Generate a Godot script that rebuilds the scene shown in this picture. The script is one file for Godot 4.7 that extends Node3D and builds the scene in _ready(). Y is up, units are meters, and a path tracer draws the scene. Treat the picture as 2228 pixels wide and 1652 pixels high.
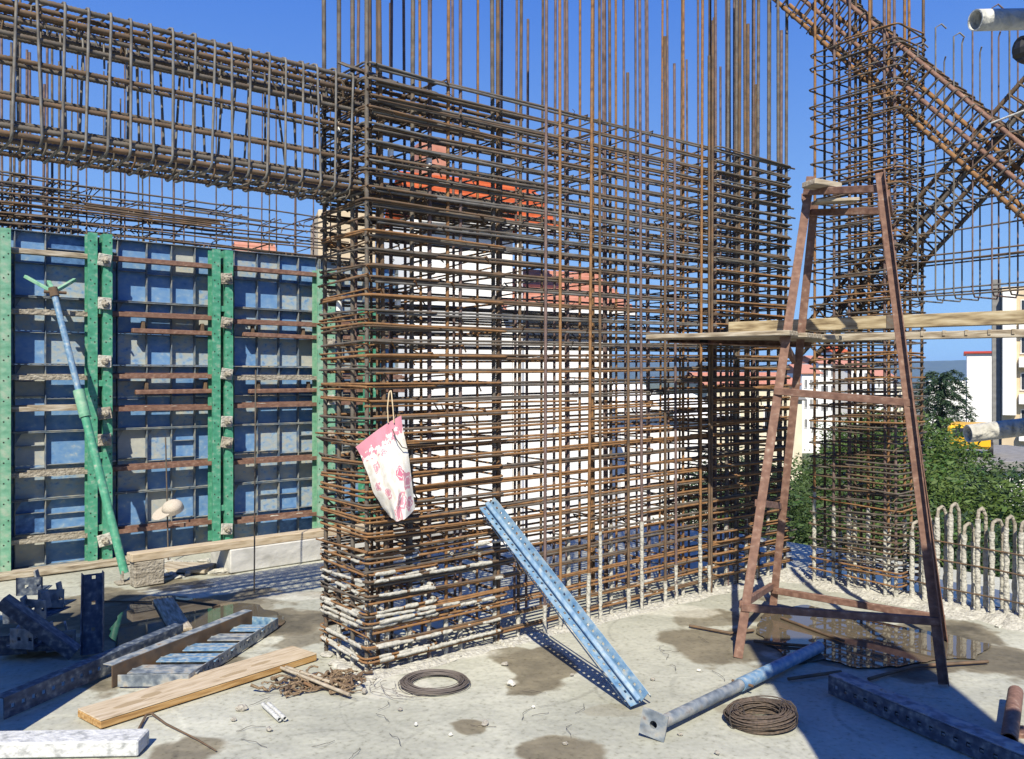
extends Node3D
# A building site on an upper floor: shear wall cages, a beam cage, blue and green formwork, props and scraps on the slab.

const F := 1872.0      # lens length in the units the photograph was measured in
const CX := 1114.0
const CY := 826.0
const EYE := 1.55
var GB := Basis(Vector3.UP, deg_to_rad(38.7))     # the building's own axes: x along the main wall, z towards the room
var GO := Vector3(-0.763, 0, -4.506)              # the wall's near lower corner
var M := {}
var R := RandomNumberGenerator.new()
var names := {}

# ------------------------------------------------------------------ mesh building
class MB:
	var v := PackedVector3Array()
	var n := PackedVector3Array()
	var c := PackedColorArray()
	var uv := PackedVector2Array()
	var tint = null
	func tri(a: Vector3, b: Vector3, d: Vector3, na: Vector3, nb: Vector3, nd: Vector3):
		var gn := (b - a).cross(d - a)
		if gn.dot(na + nb + nd) > 0.0:
			v.append(a); v.append(d); v.append(b)
			n.append(na); n.append(nd); n.append(nb)
		else:
			v.append(a); v.append(b); v.append(d)
			n.append(na); n.append(nb); n.append(nd)
		if tint != null:
			c.append(tint); c.append(tint); c.append(tint)
	func quad(a: Vector3, b: Vector3, d: Vector3, e: Vector3, nn: Vector3):
		tri(a, b, d, nn, nn, nn)
		tri(a, d, e, nn, nn, nn)
	func face(a: Vector3, b: Vector3, d: Vector3, e: Vector3, out_from: Vector3):
		var nn := (b - a).cross(d - a).normalized()
		if nn.dot((a + d) * 0.5 - out_from) < 0.0:
			nn = -nn
		quad(a, b, d, e, nn)
	func tube(pts: Array, r, sides := 6, caps := true, closed := false):
		var k := pts.size()
		var ring := []
		var t0: Vector3 = (pts[1] - pts[0]).normalized()
		var side := t0.cross(Vector3.UP if absf(t0.y) < 0.9 else Vector3.RIGHT).normalized()
		for i in k:
			var p: Vector3 = pts[i]
			var prev: Vector3 = pts[i - 1] if i > 0 else (pts[k - 1] if closed else p)
			var nxt: Vector3 = pts[i + 1] if i < k - 1 else (pts[0] if closed else p)
			var t := (nxt - prev).normalized()
			side = (side - t * side.dot(t)).normalized()
			var up := t.cross(side)
			var rr: float = r[i] if r is Array else r
			var row := []
			for s in sides:
				var a := TAU * s / sides
				var nn := side * cos(a) + up * sin(a)
				row.append([p + nn * rr, nn])
			ring.append(row)
		for i in (k if closed else k - 1):
			var A = ring[i]
			var B = ring[(i + 1) % k]
			for s in sides:
				var s2 := (s + 1) % sides
				tri(A[s][0], A[s2][0], B[s2][0], A[s][1], A[s2][1], B[s2][1])
				tri(A[s][0], B[s2][0], B[s][0], A[s][1], B[s2][1], B[s][1])
		if caps and not closed:
			for e in [0, k - 1]:
				var nn: Vector3 = (pts[0] - pts[1]).normalized() if e == 0 else (pts[k - 1] - pts[k - 2]).normalized()
				for s in range(1, sides - 1):
					tri(ring[e][0][0], ring[e][s][0], ring[e][s + 1][0], nn, nn, nn)
	func pipe(a: Vector3, b: Vector3, r: float, wall: float, sides := 16):   # open tube with a wall
		var t := (b - a).normalized()
		var side := t.cross(Vector3.UP if absf(t.y) < 0.9 else Vector3.RIGHT).normalized()
		var up := t.cross(side)
		for s in sides:
			var n1 := side * cos(TAU * s / sides) + up * sin(TAU * s / sides)
			var n2 := side * cos(TAU * (s + 1) / sides) + up * sin(TAU * (s + 1) / sides)
			var q := r - wall
			tri(a + n1 * r, a + n2 * r, b + n2 * r, n1, n2, n2); tri(a + n1 * r, b + n2 * r, b + n1 * r, n1, n2, n1)
			tri(a + n1 * q, a + n2 * q, b + n2 * q, -n1, -n2, -n2); tri(a + n1 * q, b + n2 * q, b + n1 * q, -n1, -n2, -n1)
			quad(a + n1 * q, a + n2 * q, a + n2 * r, a + n1 * r, -t)
			quad(b + n1 * q, b + n2 * q, b + n2 * r, b + n1 * r, t)
	func box(ce: Vector3, size: Vector3, bs := Basis(), ch := 0.0):
		var h := size * 0.5
		if ch <= 0.0:
			for ax in 3:
				for s in [-1.0, 1.0]:
					var nn := Vector3.ZERO; nn[ax] = s
					var u := (ax + 1) % 3
					var w := (ax + 2) % 3
					var q := []
					for e in [[-1, -1], [1, -1], [1, 1], [-1, 1]]:
						var p := Vector3.ZERO
						p[ax] = s * h[ax]; p[u] = e[0] * h[u]; p[w] = e[1] * h[w]
						q.append(ce + bs * p)
					quad(q[0], q[1], q[2], q[3], (bs * nn).normalized())
			return
		ch = minf(ch, minf(h.x, minf(h.y, h.z)) * 0.9)
		# faces
		for ax in 3:
			for s in [-1.0, 1.0]:
				var nn := Vector3.ZERO; nn[ax] = s
				var u := (ax + 1) % 3
				var w := (ax + 2) % 3
				var q := []
				for e in [[-1, -1], [1, -1], [1, 1], [-1, 1]]:
					var p := Vector3.ZERO
					p[ax] = s * h[ax]; p[u] = e[0] * (h[u] - ch); p[w] = e[1] * (h[w] - ch)
					q.append(ce + bs * p)
				quad(q[0], q[1], q[2], q[3], (bs * nn).normalized())
		# edges
		for ax in 3:
			var u := (ax + 1) % 3
			var w := (ax + 2) % 3
			for su in [-1.0, 1.0]:
				for sw in [-1.0, 1.0]:
					var nn := Vector3.ZERO; nn[u] = su; nn[w] = sw
					var q := []
					for e in [[-1, 0], [1, 0], [1, 1], [-1, 1]]:
						var p := Vector3.ZERO
						p[ax] = e[0] * (h[ax] - ch)
						p[u] = su * (h[u] - (ch if e[1] == 1 else 0.0))
						p[w] = sw * (h[w] - (0.0 if e[1] == 1 else ch))
						q.append(ce + bs * p)
					quad(q[0], q[1], q[2], q[3], (bs * nn).normalized())
		for sx in [-1.0, 1.0]:
			for sy in [-1.0, 1.0]:
				for sz in [-1.0, 1.0]:
					var s := Vector3(sx, sy, sz)
					var nn := (bs * s).normalized()
					tri(ce + bs * (s * Vector3(h.x, h.y - ch, h.z - ch)), ce + bs * (s * Vector3(h.x - ch, h.y, h.z - ch)), ce + bs * (s * Vector3(h.x - ch, h.y - ch, h.z)), nn, nn, nn)
	func bar(a: Vector3, b: Vector3, w: float, d: float, ch := 0.0, up := Vector3.UP):   # rectangular bar from a to b
		var t := (b - a).normalized()
		var s := t.cross(up if absf(t.dot(up)) < 0.98 else Vector3.RIGHT).normalized()
		var u := s.cross(t)
		box((a + b) * 0.5, Vector3((b - a).length(), w, d), Basis(t, u, s), ch)
	func prism(poly: PackedVector2Array, z0: float, z1: float, xf := Transform3D()):
		var k := poly.size()
		var area := 0.0
		for i in k:
			area += poly[i].cross(poly[(i + 1) % k])
		for i in k:
			var a := poly[i]
			var b := poly[(i + 1) % k]
			var e := (b - a).normalized()
			var nn := Vector3(e.y, -e.x, 0) * signf(area)
			quad(xf * Vector3(a.x, a.y, z0), xf * Vector3(b.x, b.y, z0), xf * Vector3(b.x, b.y, z1), xf * Vector3(a.x, a.y, z1), (xf.basis * nn).normalized())
		var id := Geometry2D.triangulate_polygon(poly)
		for i in range(0, id.size(), 3):
			for z in [z0, z1]:
				var nn := (xf.basis * Vector3(0, 0, 1.0 if (z == z1) == (z1 > z0) else -1.0)).normalized()
				tri(xf * Vector3(poly[id[i]].x, poly[id[i]].y, z), xf * Vector3(poly[id[i + 1]].x, poly[id[i + 1]].y, z), xf * Vector3(poly[id[i + 2]].x, poly[id[i + 2]].y, z), nn, nn, nn)
	func strip_holes(length: float, w: float, th: float, pitch: float, hole: float, xf := Transform3D()):   # perforated flat bar: x along, y across, z thick
		var side := (w - hole) * 0.5
		for s in [-1.0, 1.0]:
			boxx(Vector3(length * 0.5, s * (hole + side) * 0.5, 0), Vector3(length, side, th), xf)
		var x := 0.0
		while x < length:
			var e := minf(pitch - hole, length - x)
			boxx(Vector3(x + e * 0.5, 0, 0), Vector3(e, hole, th), xf)
			x += pitch
	func boxx(ce: Vector3, size: Vector3, xf: Transform3D):
		box(xf * ce, size, xf.basis)
	func lump(ce: Vector3, rad: Vector3, rough: float, rng: RandomNumberGenerator, bs := Basis(), la := 5, lo := 7):
		var P := []
		for i in la + 1:
			var row := []
			for j in lo:
				var th := PI * i / la
				var ph := TAU * j / lo
				var k := 1.0 + rng.randf_range(-rough, rough)
				if (i == 0 or i == la) and j > 0:
					row.append(row[0]); continue
				row.append(bs * (Vector3(sin(th) * cos(ph), cos(th), sin(th) * sin(ph)) * rad * k))
			P.append(row)
		for i in la:
			for j in lo:
				var j2 := (j + 1) % lo
				face2(ce, P[i][j], P[i][j2], P[i + 1][j2])
				face2(ce, P[i][j], P[i + 1][j2], P[i + 1][j])
	func face2(ce: Vector3, a: Vector3, b: Vector3, d: Vector3):
		var nn := (b - a).cross(d - a)
		if nn.length() < 1e-9:
			return
		nn = nn.normalized()
		if nn.dot(a + b + d) < 0.0:
			nn = -nn
		tri(ce + a, ce + b, ce + d, nn, nn, nn)
	func lathe(prof: Array, xf: Transform3D, segs := 14):
		for i in prof.size() - 1:
			var a: Vector2 = prof[i]
			var b: Vector2 = prof[i + 1]
			var e := (b - a)
			var nr := Vector2(e.y, -e.x).normalized()
			for s in segs:
				var q := []
				for an in [TAU * s / segs, TAU * (s + 1) / segs]:
					var d := Vector3(cos(an), 0, sin(an))
					q.append([xf * (d * a.x + Vector3(0, a.y, 0)), xf * (d * b.x + Vector3(0, b.y, 0)), (xf.basis * (d * nr.x + Vector3(0, nr.y, 0))).normalized()])
				tri(q[0][0], q[1][0], q[1][1], q[0][2], q[1][2], q[1][2])
				tri(q[0][0], q[1][1], q[0][1], q[0][2], q[1][2], q[0][2])
	func commit() -> ArrayMesh:
		var a := []
		a.resize(Mesh.ARRAY_MAX)
		a[Mesh.ARRAY_VERTEX] = v
		a[Mesh.ARRAY_NORMAL] = n
		if uv.size() == v.size() and v.size() > 0:
			a[Mesh.ARRAY_TEX_UV] = uv
		if c.size() == v.size() and v.size() > 0:
			a[Mesh.ARRAY_COLOR] = c
		var m := ArrayMesh.new()
		m.add_surface_from_arrays(Mesh.PRIMITIVE_TRIANGLES, a)
		return m

# ------------------------------------------------------------------ nodes
func numbered(called: String) -> String:
	var k = names.get(called, 0)
	names[called] = k + 1
	return called if k == 0 else "%s_%03d" % [called, k]

func tag(o: Node3D, label: String, category: String, group := ""):
	o.set_meta("label", label)
	o.set_meta("category", category)
	if group != "":
		o.set_meta("group", group)
	return o

func thing(called: String, label: String, category: String, at_ := Vector3.ZERO, bs := Basis(), group := "") -> Node3D:
	var o := Node3D.new()
	o.name = numbered(called)
	add_child(o)
	o.transform = Transform3D(bs, at_)
	return tag(o, label, category, group)

func inst(called: String, mesh: Mesh, mat: Material, parent: Node = null, xf := Transform3D()) -> MeshInstance3D:
	var o := MeshInstance3D.new()
	o.name = called if parent != null else numbered(called)
	o.mesh = mesh
	o.material_override = mat
	o.transform = xf
	(parent if parent != null else self).add_child(o, true)
	return o

func part(mb: MB, called: String, mat: Material, parent: Node = null, xf := Transform3D()) -> MeshInstance3D:
	return inst(called, mb.commit(), mat, parent, xf)

func single(mb: MB, called: String, mat: Material, label: String, category: String, group := "", xf := Transform3D()):
	return tag(part(mb, called, mat, null, xf), label, category, group)

func struct(mb: MB, called: String, mat: Material, xf := Transform3D()):
	var o := part(mb, called, mat, null, xf)
	o.set_meta("kind", "structure")
	return o

# where things stand: a direction seen in the photograph and a distance, or a spot on the slab
func at(px: float, py: float, d: float) -> Vector3:
	return Vector3((px - CX) / F * d, EYE - (py - CY) / F * d, -d)

func spot(px: float, py: float, h := 0.0) -> Vector3:
	return at(px, py, F * (EYE - h) / (py - CY))

func g(x: float, y: float, z: float) -> Vector3:
	return GO + GB * Vector3(x, y, z)

func gx(px: float, z: float) -> float:      # how far along the building's x axis a sight line meets the plane z
	var b := GO + GB * Vector3(0, 0, z)
	var r := (px - CX) / F
	return (r * -b.z - b.x) / (GB.x.x - r * -GB.x.z)

func rf(a: float, b: float) -> float:
	return R.randf_range(a, b)

func pick(a: Array):
	return a[R.randi() % a.size()]

func upright(dir: Vector3) -> Basis:      # x along dir, y as upright as can be
	var x := dir.normalized()
	var z := x.cross(Vector3.UP).normalized()
	return Basis(x, z.cross(x), z)

# ------------------------------------------------------------------ materials
func lin(r: float, g_: float, b: float) -> Color:
	return Color(r, g_, b).linear_to_srgb()

func noise_bytes(sd: int, freq: float, size: int, oct := 4) -> PackedByteArray:
	var f := FastNoiseLite.new()
	f.seed = sd
	f.noise_type = FastNoiseLite.TYPE_SIMPLEX_SMOOTH
	f.frequency = freq
	f.fractal_octaves = oct
	var im := f.get_seamless_image(size, size, false, false, 0.15, true)
	im.convert(Image.FORMAT_L8)
	return im.get_data()

func tex(sd: int, freq: float, stops: Array, size := 256, oct := 4) -> ImageTexture:
	var gr := Gradient.new()
	gr.offsets = PackedFloat32Array(stops.map(func(s): return s[0]))
	gr.colors = PackedColorArray(stops.map(func(s): return s[1]))
	var lut := []
	for i in 256:
		var q: Color = gr.sample(i / 255.0)
		lut.append([int(q.r * 255), int(q.g * 255), int(q.b * 255)])
	var src := noise_bytes(sd, freq, size, oct)
	var out := PackedByteArray()
	out.resize(size * size * 3)
	for i in src.size():
		var q = lut[src[i]]
		out[i * 3] = q[0]; out[i * 3 + 1] = q[1]; out[i * 3 + 2] = q[2]
	var im := Image.create_from_data(size, size, false, Image.FORMAT_RGB8, out)
	return ImageTexture.create_from_image(im)

func grey_tex(sd: int, freq: float, lo: float, hi: float, size := 256, oct := 4) -> ImageTexture:
	return tex(sd, freq, [[0.0, Color(lo, lo, lo)], [1.0, Color(hi, hi, hi)]], size, oct)

func mat(called: String, t, rough := 0.85, scale := Vector3.ONE, bump = null, bump_cm := 0.3, world := true, metal := 0.0) -> StandardMaterial3D:
	var m := StandardMaterial3D.new()
	m.resource_name = called
	if t is Color:
		m.albedo_color = t
	else:
		m.albedo_texture = t
		m.uv1_triplanar = true
		m.uv1_world_triplanar = world
		m.uv1_scale = scale
	if bump != null:
		m.uv1_triplanar = true
		m.uv1_world_triplanar = world
		m.uv1_scale = scale
		m.heightmap_enabled = true
		m.heightmap_texture = bump
		m.heightmap_scale = bump_cm
	m.roughness = rough
	m.metallic = metal
	m.cull_mode = BaseMaterial3D.CULL_DISABLED
	M[called] = m
	return m

func make_materials():
	var bump := grey_tex(5, 0.03, 0.0, 1.0)
	var bump2 := grey_tex(6, 0.06, 0.0, 1.0)
	var dark := lin(0.05, 0.038, 0.03)
	mat("rust_grey", tex(11, 0.02, [[0.15, dark], [0.4, lin(0.090, 0.076, 0.061)], [0.62, lin(0.133, 0.119, 0.101)], [0.85, lin(0.122, 0.072, 0.043)]]), 0.75, Vector3.ONE * 1.7, bump, 0.15)
	mat("rust_brown", tex(12, 0.02, [[0.15, dark], [0.4, lin(0.094, 0.061, 0.037)], [0.65, lin(0.137, 0.094, 0.061)], [0.85, lin(0.173, 0.094, 0.043)]]), 0.85, Vector3.ONE * 1.5, bump, 0.15)
	mat("rust_orange", tex(13, 0.03, [[0.1, lin(.08, .045, .025)], [0.35, lin(.19, .095, .038)], [0.65, lin(.27, .145, .06)], [0.9, lin(.16, .11, .075)]]), 0.9, Vector3.ONE * 1.9, bump, 0.15)
	mat("rust_steel", tex(14, 0.02, [[0.1, lin(0.058, 0.050, 0.043)], [0.45, lin(0.122, 0.119, 0.112)], [0.7, lin(0.180, 0.173, 0.162)], [0.9, lin(0.137, 0.101, 0.065)]]), 0.6, Vector3.ONE * 1.6, bump, 0.15)
	mat("rust_mauve", tex(15, 0.03, [[0.1, lin(.07, .047, .043)], [0.5, lin(.135, .09, .082)], [0.9, lin(.19, .135, .122)]]), 0.8, Vector3.ONE * 1.6, bump, 0.15)
	mat("rust_red", tex(16, 0.03, [[0.06, lin(.10, .05, .04)], [0.3, lin(.14, .075, .054)], [0.6, lin(.20, .11, .078)], [0.8, lin(.25, .155, .115)], [0.93, lin(.37, .31, .255)]], 256, 6), 0.8, Vector3.ONE * 2.6, bump, 0.2)
	mat("cement", tex(17, 0.04, [[0.08, lin(.22, .21, .18)], [0.4, lin(.40, .39, .345)], [0.75, lin(.48, .47, .42)], [0.95, lin(.56, .55, .50)]], 256, 5), 0.95, Vector3.ONE * 2.5, bump2, 1.0)
	mat("cement_dark", tex(18, 0.03, [[0.1, lin(.16, .14, .11)], [0.5, lin(.30, .27, .22)], [0.9, lin(.42, .39, .33)]]), 0.95, Vector3.ONE * 2.5, bump2, 1.2)
	mat("kerb_white", tex(19, 0.02, [[0.1, lin(.34, .335, .31)], [0.5, lin(.50, .495, .47)], [0.9, lin(.58, .575, .55)]]), 0.9, Vector3.ONE * 0.8, bump2, 0.6)
	mat("slab_side", tex(20, 0.02, [[0.1, lin(.26, .25, .22)], [0.9, lin(.42, .40, .36)]]), 0.9, Vector3.ONE * 0.5, bump2, 0.6)
	# painted steel with cement stains
	var blue_d := lin(.045, .12, .30)
	var blue := lin(.10, .23, .47)
	var blue_l := lin(.24, .35, .48)
	var grime := lin(.36, .375, .35)
	var pale := lin(.50, .49, .43)
	var k := 0
	for st in [[[.06, blue_d], [.24, blue], [.66, blue.lerp(blue_l, .5)], [.80, blue_l], [.92, pale]],
			[[.10, blue_d], [.20, blue], [.30, blue_l], [.68, grime], [.94, pale]],
			[[.07, blue], [.15, blue_l], [.26, grime], [.75, pale.lerp(grime, .5)], [.95, pale]],
			[[.08, blue_d.darkened(.2)], [.45, blue_d.lerp(blue, .4)], [.78, blue], [.88, blue_l], [.97, grime]]]:
		mat("blue_panel_%d" % k, tex(30 + k, 0.045, st, 512, 6), 0.55, Vector3.ONE * (.61 + 0.07 * k), bump, 0.3)
		k += 1
	mat("blue_rib", tex(35, 0.02, [[0.15, lin(.05, .085, .16)], [0.45, lin(.11, .15, .20)], [0.6, lin(.22, .225, .2)], [0.9, lin(.38, .36, .31)]], 256, 5), 0.7, Vector3.ONE * 1.9, bump, 0.3)
	mat("blue_paint", tex(36, 0.035, [[0.08, lin(.04, .10, .21)], [0.3, lin(.09, .19, .33)], [0.55, lin(.16, .27, .39)], [0.75, lin(.30, .36, .40)], [0.92, lin(.44, .44, .41)]], 256, 6), 0.5, Vector3.ONE * 2.2, bump, 0.2)
	mat("blue_grey_steel", tex(37, 0.02, [[0.1, lin(.07, .09, .12)], [0.45, lin(.17, .20, .235)], [0.62, lin(.27, .29, .30)], [0.8, lin(.33, .32, .29)], [0.95, lin(.2, .13, .09)]], 256, 5), 0.6, Vector3.ONE * 2.2, bump, 0.3)
	mat("navy_steel", tex(38, 0.035, [[0.08, lin(.025, .035, .06)], [0.5, lin(.06, .08, .12)], [0.75, lin(.15, .17, .19)], [0.95, lin(.33, .33, .31)]], 256, 6), 0.6, Vector3.ONE * 2.4, bump, 0.3)
	mat("green_paint", tex(40, 0.03, [[0.06, lin(.04, .13, .085)], [0.25, lin(.05, .24, .15)], [0.58, lin(.07, .30, .19)], [0.72, lin(.14, .35, .245)], [0.82, lin(.30, .38, .30)], [0.93, lin(.42, .40, .33)]], 512, 7), 0.5, Vector3.ONE * 1.1, bump, 0.3)
	mat("green_pale", tex(41, 0.02, [[0.05, lin(.08, .24, .15)], [0.4, lin(.15, .36, .24)], [0.7, lin(.25, .41, .29)], [0.93, lin(.42, .44, .36)]], 256, 6), 0.6, Vector3.ONE * 2.2, bump, 0.2)
	mat("hole_shade", lin(.02, .018, .016), 0.9)  # near-black, stands for the shade inside holes and cut-outs
	# timber: the grain runs along each piece's own x axis
	mat("timber", tex(50, 0.03, [[0.03, lin(.27, .20, .125)], [0.3, lin(.43, .345, .235)], [0.7, lin(.50, .415, .30)], [0.95, lin(.54, .47, .37)]], 256, 5), 0.85, Vector3(0.7, 4, 4), bump, 0.15, false)
	mat("timber_grey", tex(51, 0.03, [[0.05, lin(.15, .115, .08)], [0.4, lin(.31, .26, .19)], [0.7, lin(.42, .37, .29)], [0.95, lin(.50, .47, .41)]], 256, 5), 0.9, Vector3(0.6, 5, 5), bump, 0.25, false)
	mat("timber_edge", tex(52, 0.03, [[0.05, lin(.22, .11, .035)], [0.5, lin(.40, .24, .09)], [0.95, lin(.52, .36, .19)]], 256, 5), 0.85, Vector3(0.5, 5, 5), bump, 0.15, false)
	mat("white_block", tex(53, 0.03, [[0.1, lin(.30, .31, .31)], [0.4, lin(.48, .49, .49)], [0.9, lin(.58, .59, .58)]], 256, 5), 0.9, Vector3.ONE * 2.0, bump2, 0.5)
	mat("wire", lin(.055, .045, .042), 0.7)
	mat("coil_wire", tex(58, 0.05, [[0.1, lin(.045, .035, .028)], [0.6, lin(.10, .075, .058)], [0.95, lin(.15, .10, .07)]]), 0.75, Vector3.ONE * 4.0)
	mat("wire_light", lin(.13, .11, .10), 0.6)
	mat("rag", tex(54, 0.05, [[0.1, lin(.10, .065, .04)], [0.5, lin(.20, .14, .085)], [0.9, lin(.33, .25, .165)]]), 0.95, Vector3.ONE * 5.0, bump2, 1.0)
	mat("rope", lin(.52, .42, .28), 0.95)
	mat("stone", tex(55, 0.05, [[0.1, lin(.22, .20, .17)], [0.9, lin(.44, .42, .37)]]), 0.95, Vector3.ONE * 4.0, bump2, 0.6)
	mat("chip", lin(.62, .60, .54), 0.9)
	mat("cap_cloth", tex(56, 0.05, [[0.1, lin(.34, .30, .25)], [0.9, lin(.52, .47, .41)]]), 0.95, Vector3.ONE * 6.0)
	mat("tube_grey", tex(57, 0.03, [[0.1, lin(.30, .31, .30)], [0.5, lin(.50, .51, .49)], [0.9, lin(.60, .60, .57)]]), 0.6, Vector3.ONE * 3.0, bump2, 0.6)
	mat("black_rubber", lin(.012, .012, .014), 0.6)
	mat("moss", lin(.16, .20, .09), 0.95)
	# water on the slab
	var w := StandardMaterial3D.new()
	w.albedo_color = lin(.105, .088, .062)
	w.roughness = 0.03
	w.metallic_specular = 0.5
	M["muddy_water"] = w
	# far things
	mat("house_white", tex(60, 0.02, [[0.02, lin(.66, .65, .62)], [0.25, lin(.79, .785, .77)], [0.9, lin(.84, .835, .82)]], 256, 6), 0.9, Vector3(.5, .16, .5))
	mat("house_painted_shade", lin(.23, .24, .25), 0.9)  # the shade under an eave, put into the wall colour
	mat("house_beige", tex(61, 0.01, [[0.1, lin(.50, .40, .27)], [0.9, lin(.60, .50, .36)]]), 0.9, Vector3.ONE * 0.2)
	mat("house_cream", tex(62, 0.01, [[0.1, lin(.58, .52, .38)], [0.9, lin(.68, .62, .48)]]), 0.9, Vector3.ONE * 0.2)
	mat("roof_orange", tex(63, 0.04, [[0.1, lin(.34, .06, .016)], [0.5, lin(.45, .09, .022)], [0.9, lin(.52, .13, .04)]]), 0.8, Vector3.ONE * 0.6)
	mat("roof_pink", tex(64, 0.04, [[0.1, lin(.38, .16, .11)], [0.9, lin(.52, .25, .18)]]), 0.85, Vector3.ONE * 0.6)
	mat("roof_grey", tex(65, 0.03, [[0.1, lin(.16, .155, .15)], [0.9, lin(.25, .245, .235)]]), 0.9, Vector3.ONE * 0.3)
	mat("trim_white", lin(.75, .74, .72), 0.7)
	mat("glass_dark", lin(.03, .035, .045), 0.1)
	mat("bark", tex(66, 0.05, [[0.1, lin(.06, .045, .03)], [0.9, lin(.15, .12, .09)]]), 0.95, Vector3.ONE * 1.0)
	mat("yellow_paint", lin(.75, .42, .015), 0.4)
	mat("red_paint", lin(.42, .045, .025), 0.5)
	mat("ground", tex(67, 0.02, [[0.1, lin(.05, .075, .028)], [0.5, lin(.09, .11, .045)], [0.9, lin(.2, .18, .13)]]), 0.95, Vector3.ONE * 0.03)
	mat("hill", tex(68, 0.02, [[0.1, lin(.035, .06, .035)], [0.9, lin(.07, .10, .06)]]), 0.95, Vector3.ONE * 0.002)
	mat("asphalt", tex(69, 0.03, [[0.1, lin(.045, .045, .045)], [0.9, lin(.075, .075, .072)]]), 0.95, Vector3.ONE * 0.2)
	for e in [["leaf_light", .07, .118, .02], ["leaf_mid", .046, .084, .018], ["leaf_dark", .022, .052, .02]]:
		var m := StandardMaterial3D.new()
		m.albedo_color = lin(e[1], e[2], e[3])
		m.vertex_color_use_as_albedo = true
		m.roughness = 0.7
		m.backlight_enabled = true
		m.backlight = Color(0.35, 0.4, 0.12)
		m.cull_mode = BaseMaterial3D.CULL_DISABLED
		M[e[0]] = m

# ------------------------------------------------------------------ camera, sky, sun
func make_view():
	var cam := Camera3D.new()
	cam.name = "camera"
	cam.position = Vector3(0, EYE, 0)
	cam.fov = rad_to_deg(2.0 * atan(CY / F))
	cam.near = 0.05
	cam.far = 20000.0
	add_child(cam)
	cam.current = true
	var env := Environment.new()
	env.background_mode = Environment.BG_SKY
	var sky := Sky.new()
	var sm := ProceduralSkyMaterial.new()
	sm.sky_top_color = Color(0.02, 0.31, 0.70)
	sm.sky_horizon_color = Color(0.55, 0.72, 0.87)
	sm.sky_curve = 0.2
	sm.ground_horizon_color = Color(0.52, 0.55, 0.52)
	sm.ground_bottom_color = Color(0.30, 0.30, 0.28)
	sm.sun_angle_max = 1.0
	sky.sky_material = sm
	env.sky = sky
	env.background_energy_multiplier = 1.0
	env.tonemap_mode = Environment.TONE_MAPPER_LINEAR
	env.tonemap_exposure = 1.5
	env.sdfgi_enabled = true
	env.ssao_enabled = true
	env.ssil_enabled = true
	env.fog_enabled = true
	env.fog_density = 0.00012
	env.fog_light_color = Color(0.62, 0.76, 0.95)
	var we := WorldEnvironment.new()
	we.name = "world_environment"
	we.environment = env
	add_child(we)
	var sun := DirectionalLight3D.new()
	sun.name = "sun"
	sun.light_energy = 1.6
	sun.light_color = Color(1.0, 0.965, 0.88)
	sun.light_angular_distance = 0.5
	sun.shadow_enabled = true
	add_child(sun)
	sun.look_at_from_position(Vector3.ZERO, Vector3(0.085, -1.0, -1.0), Vector3.UP)

# ------------------------------------------------------------------ the slab and what lies below
const FLOOR_X0 := -5.0
const FLOOR_D0 := 2.0
const FLOOR_SPAN := 10.0

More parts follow.
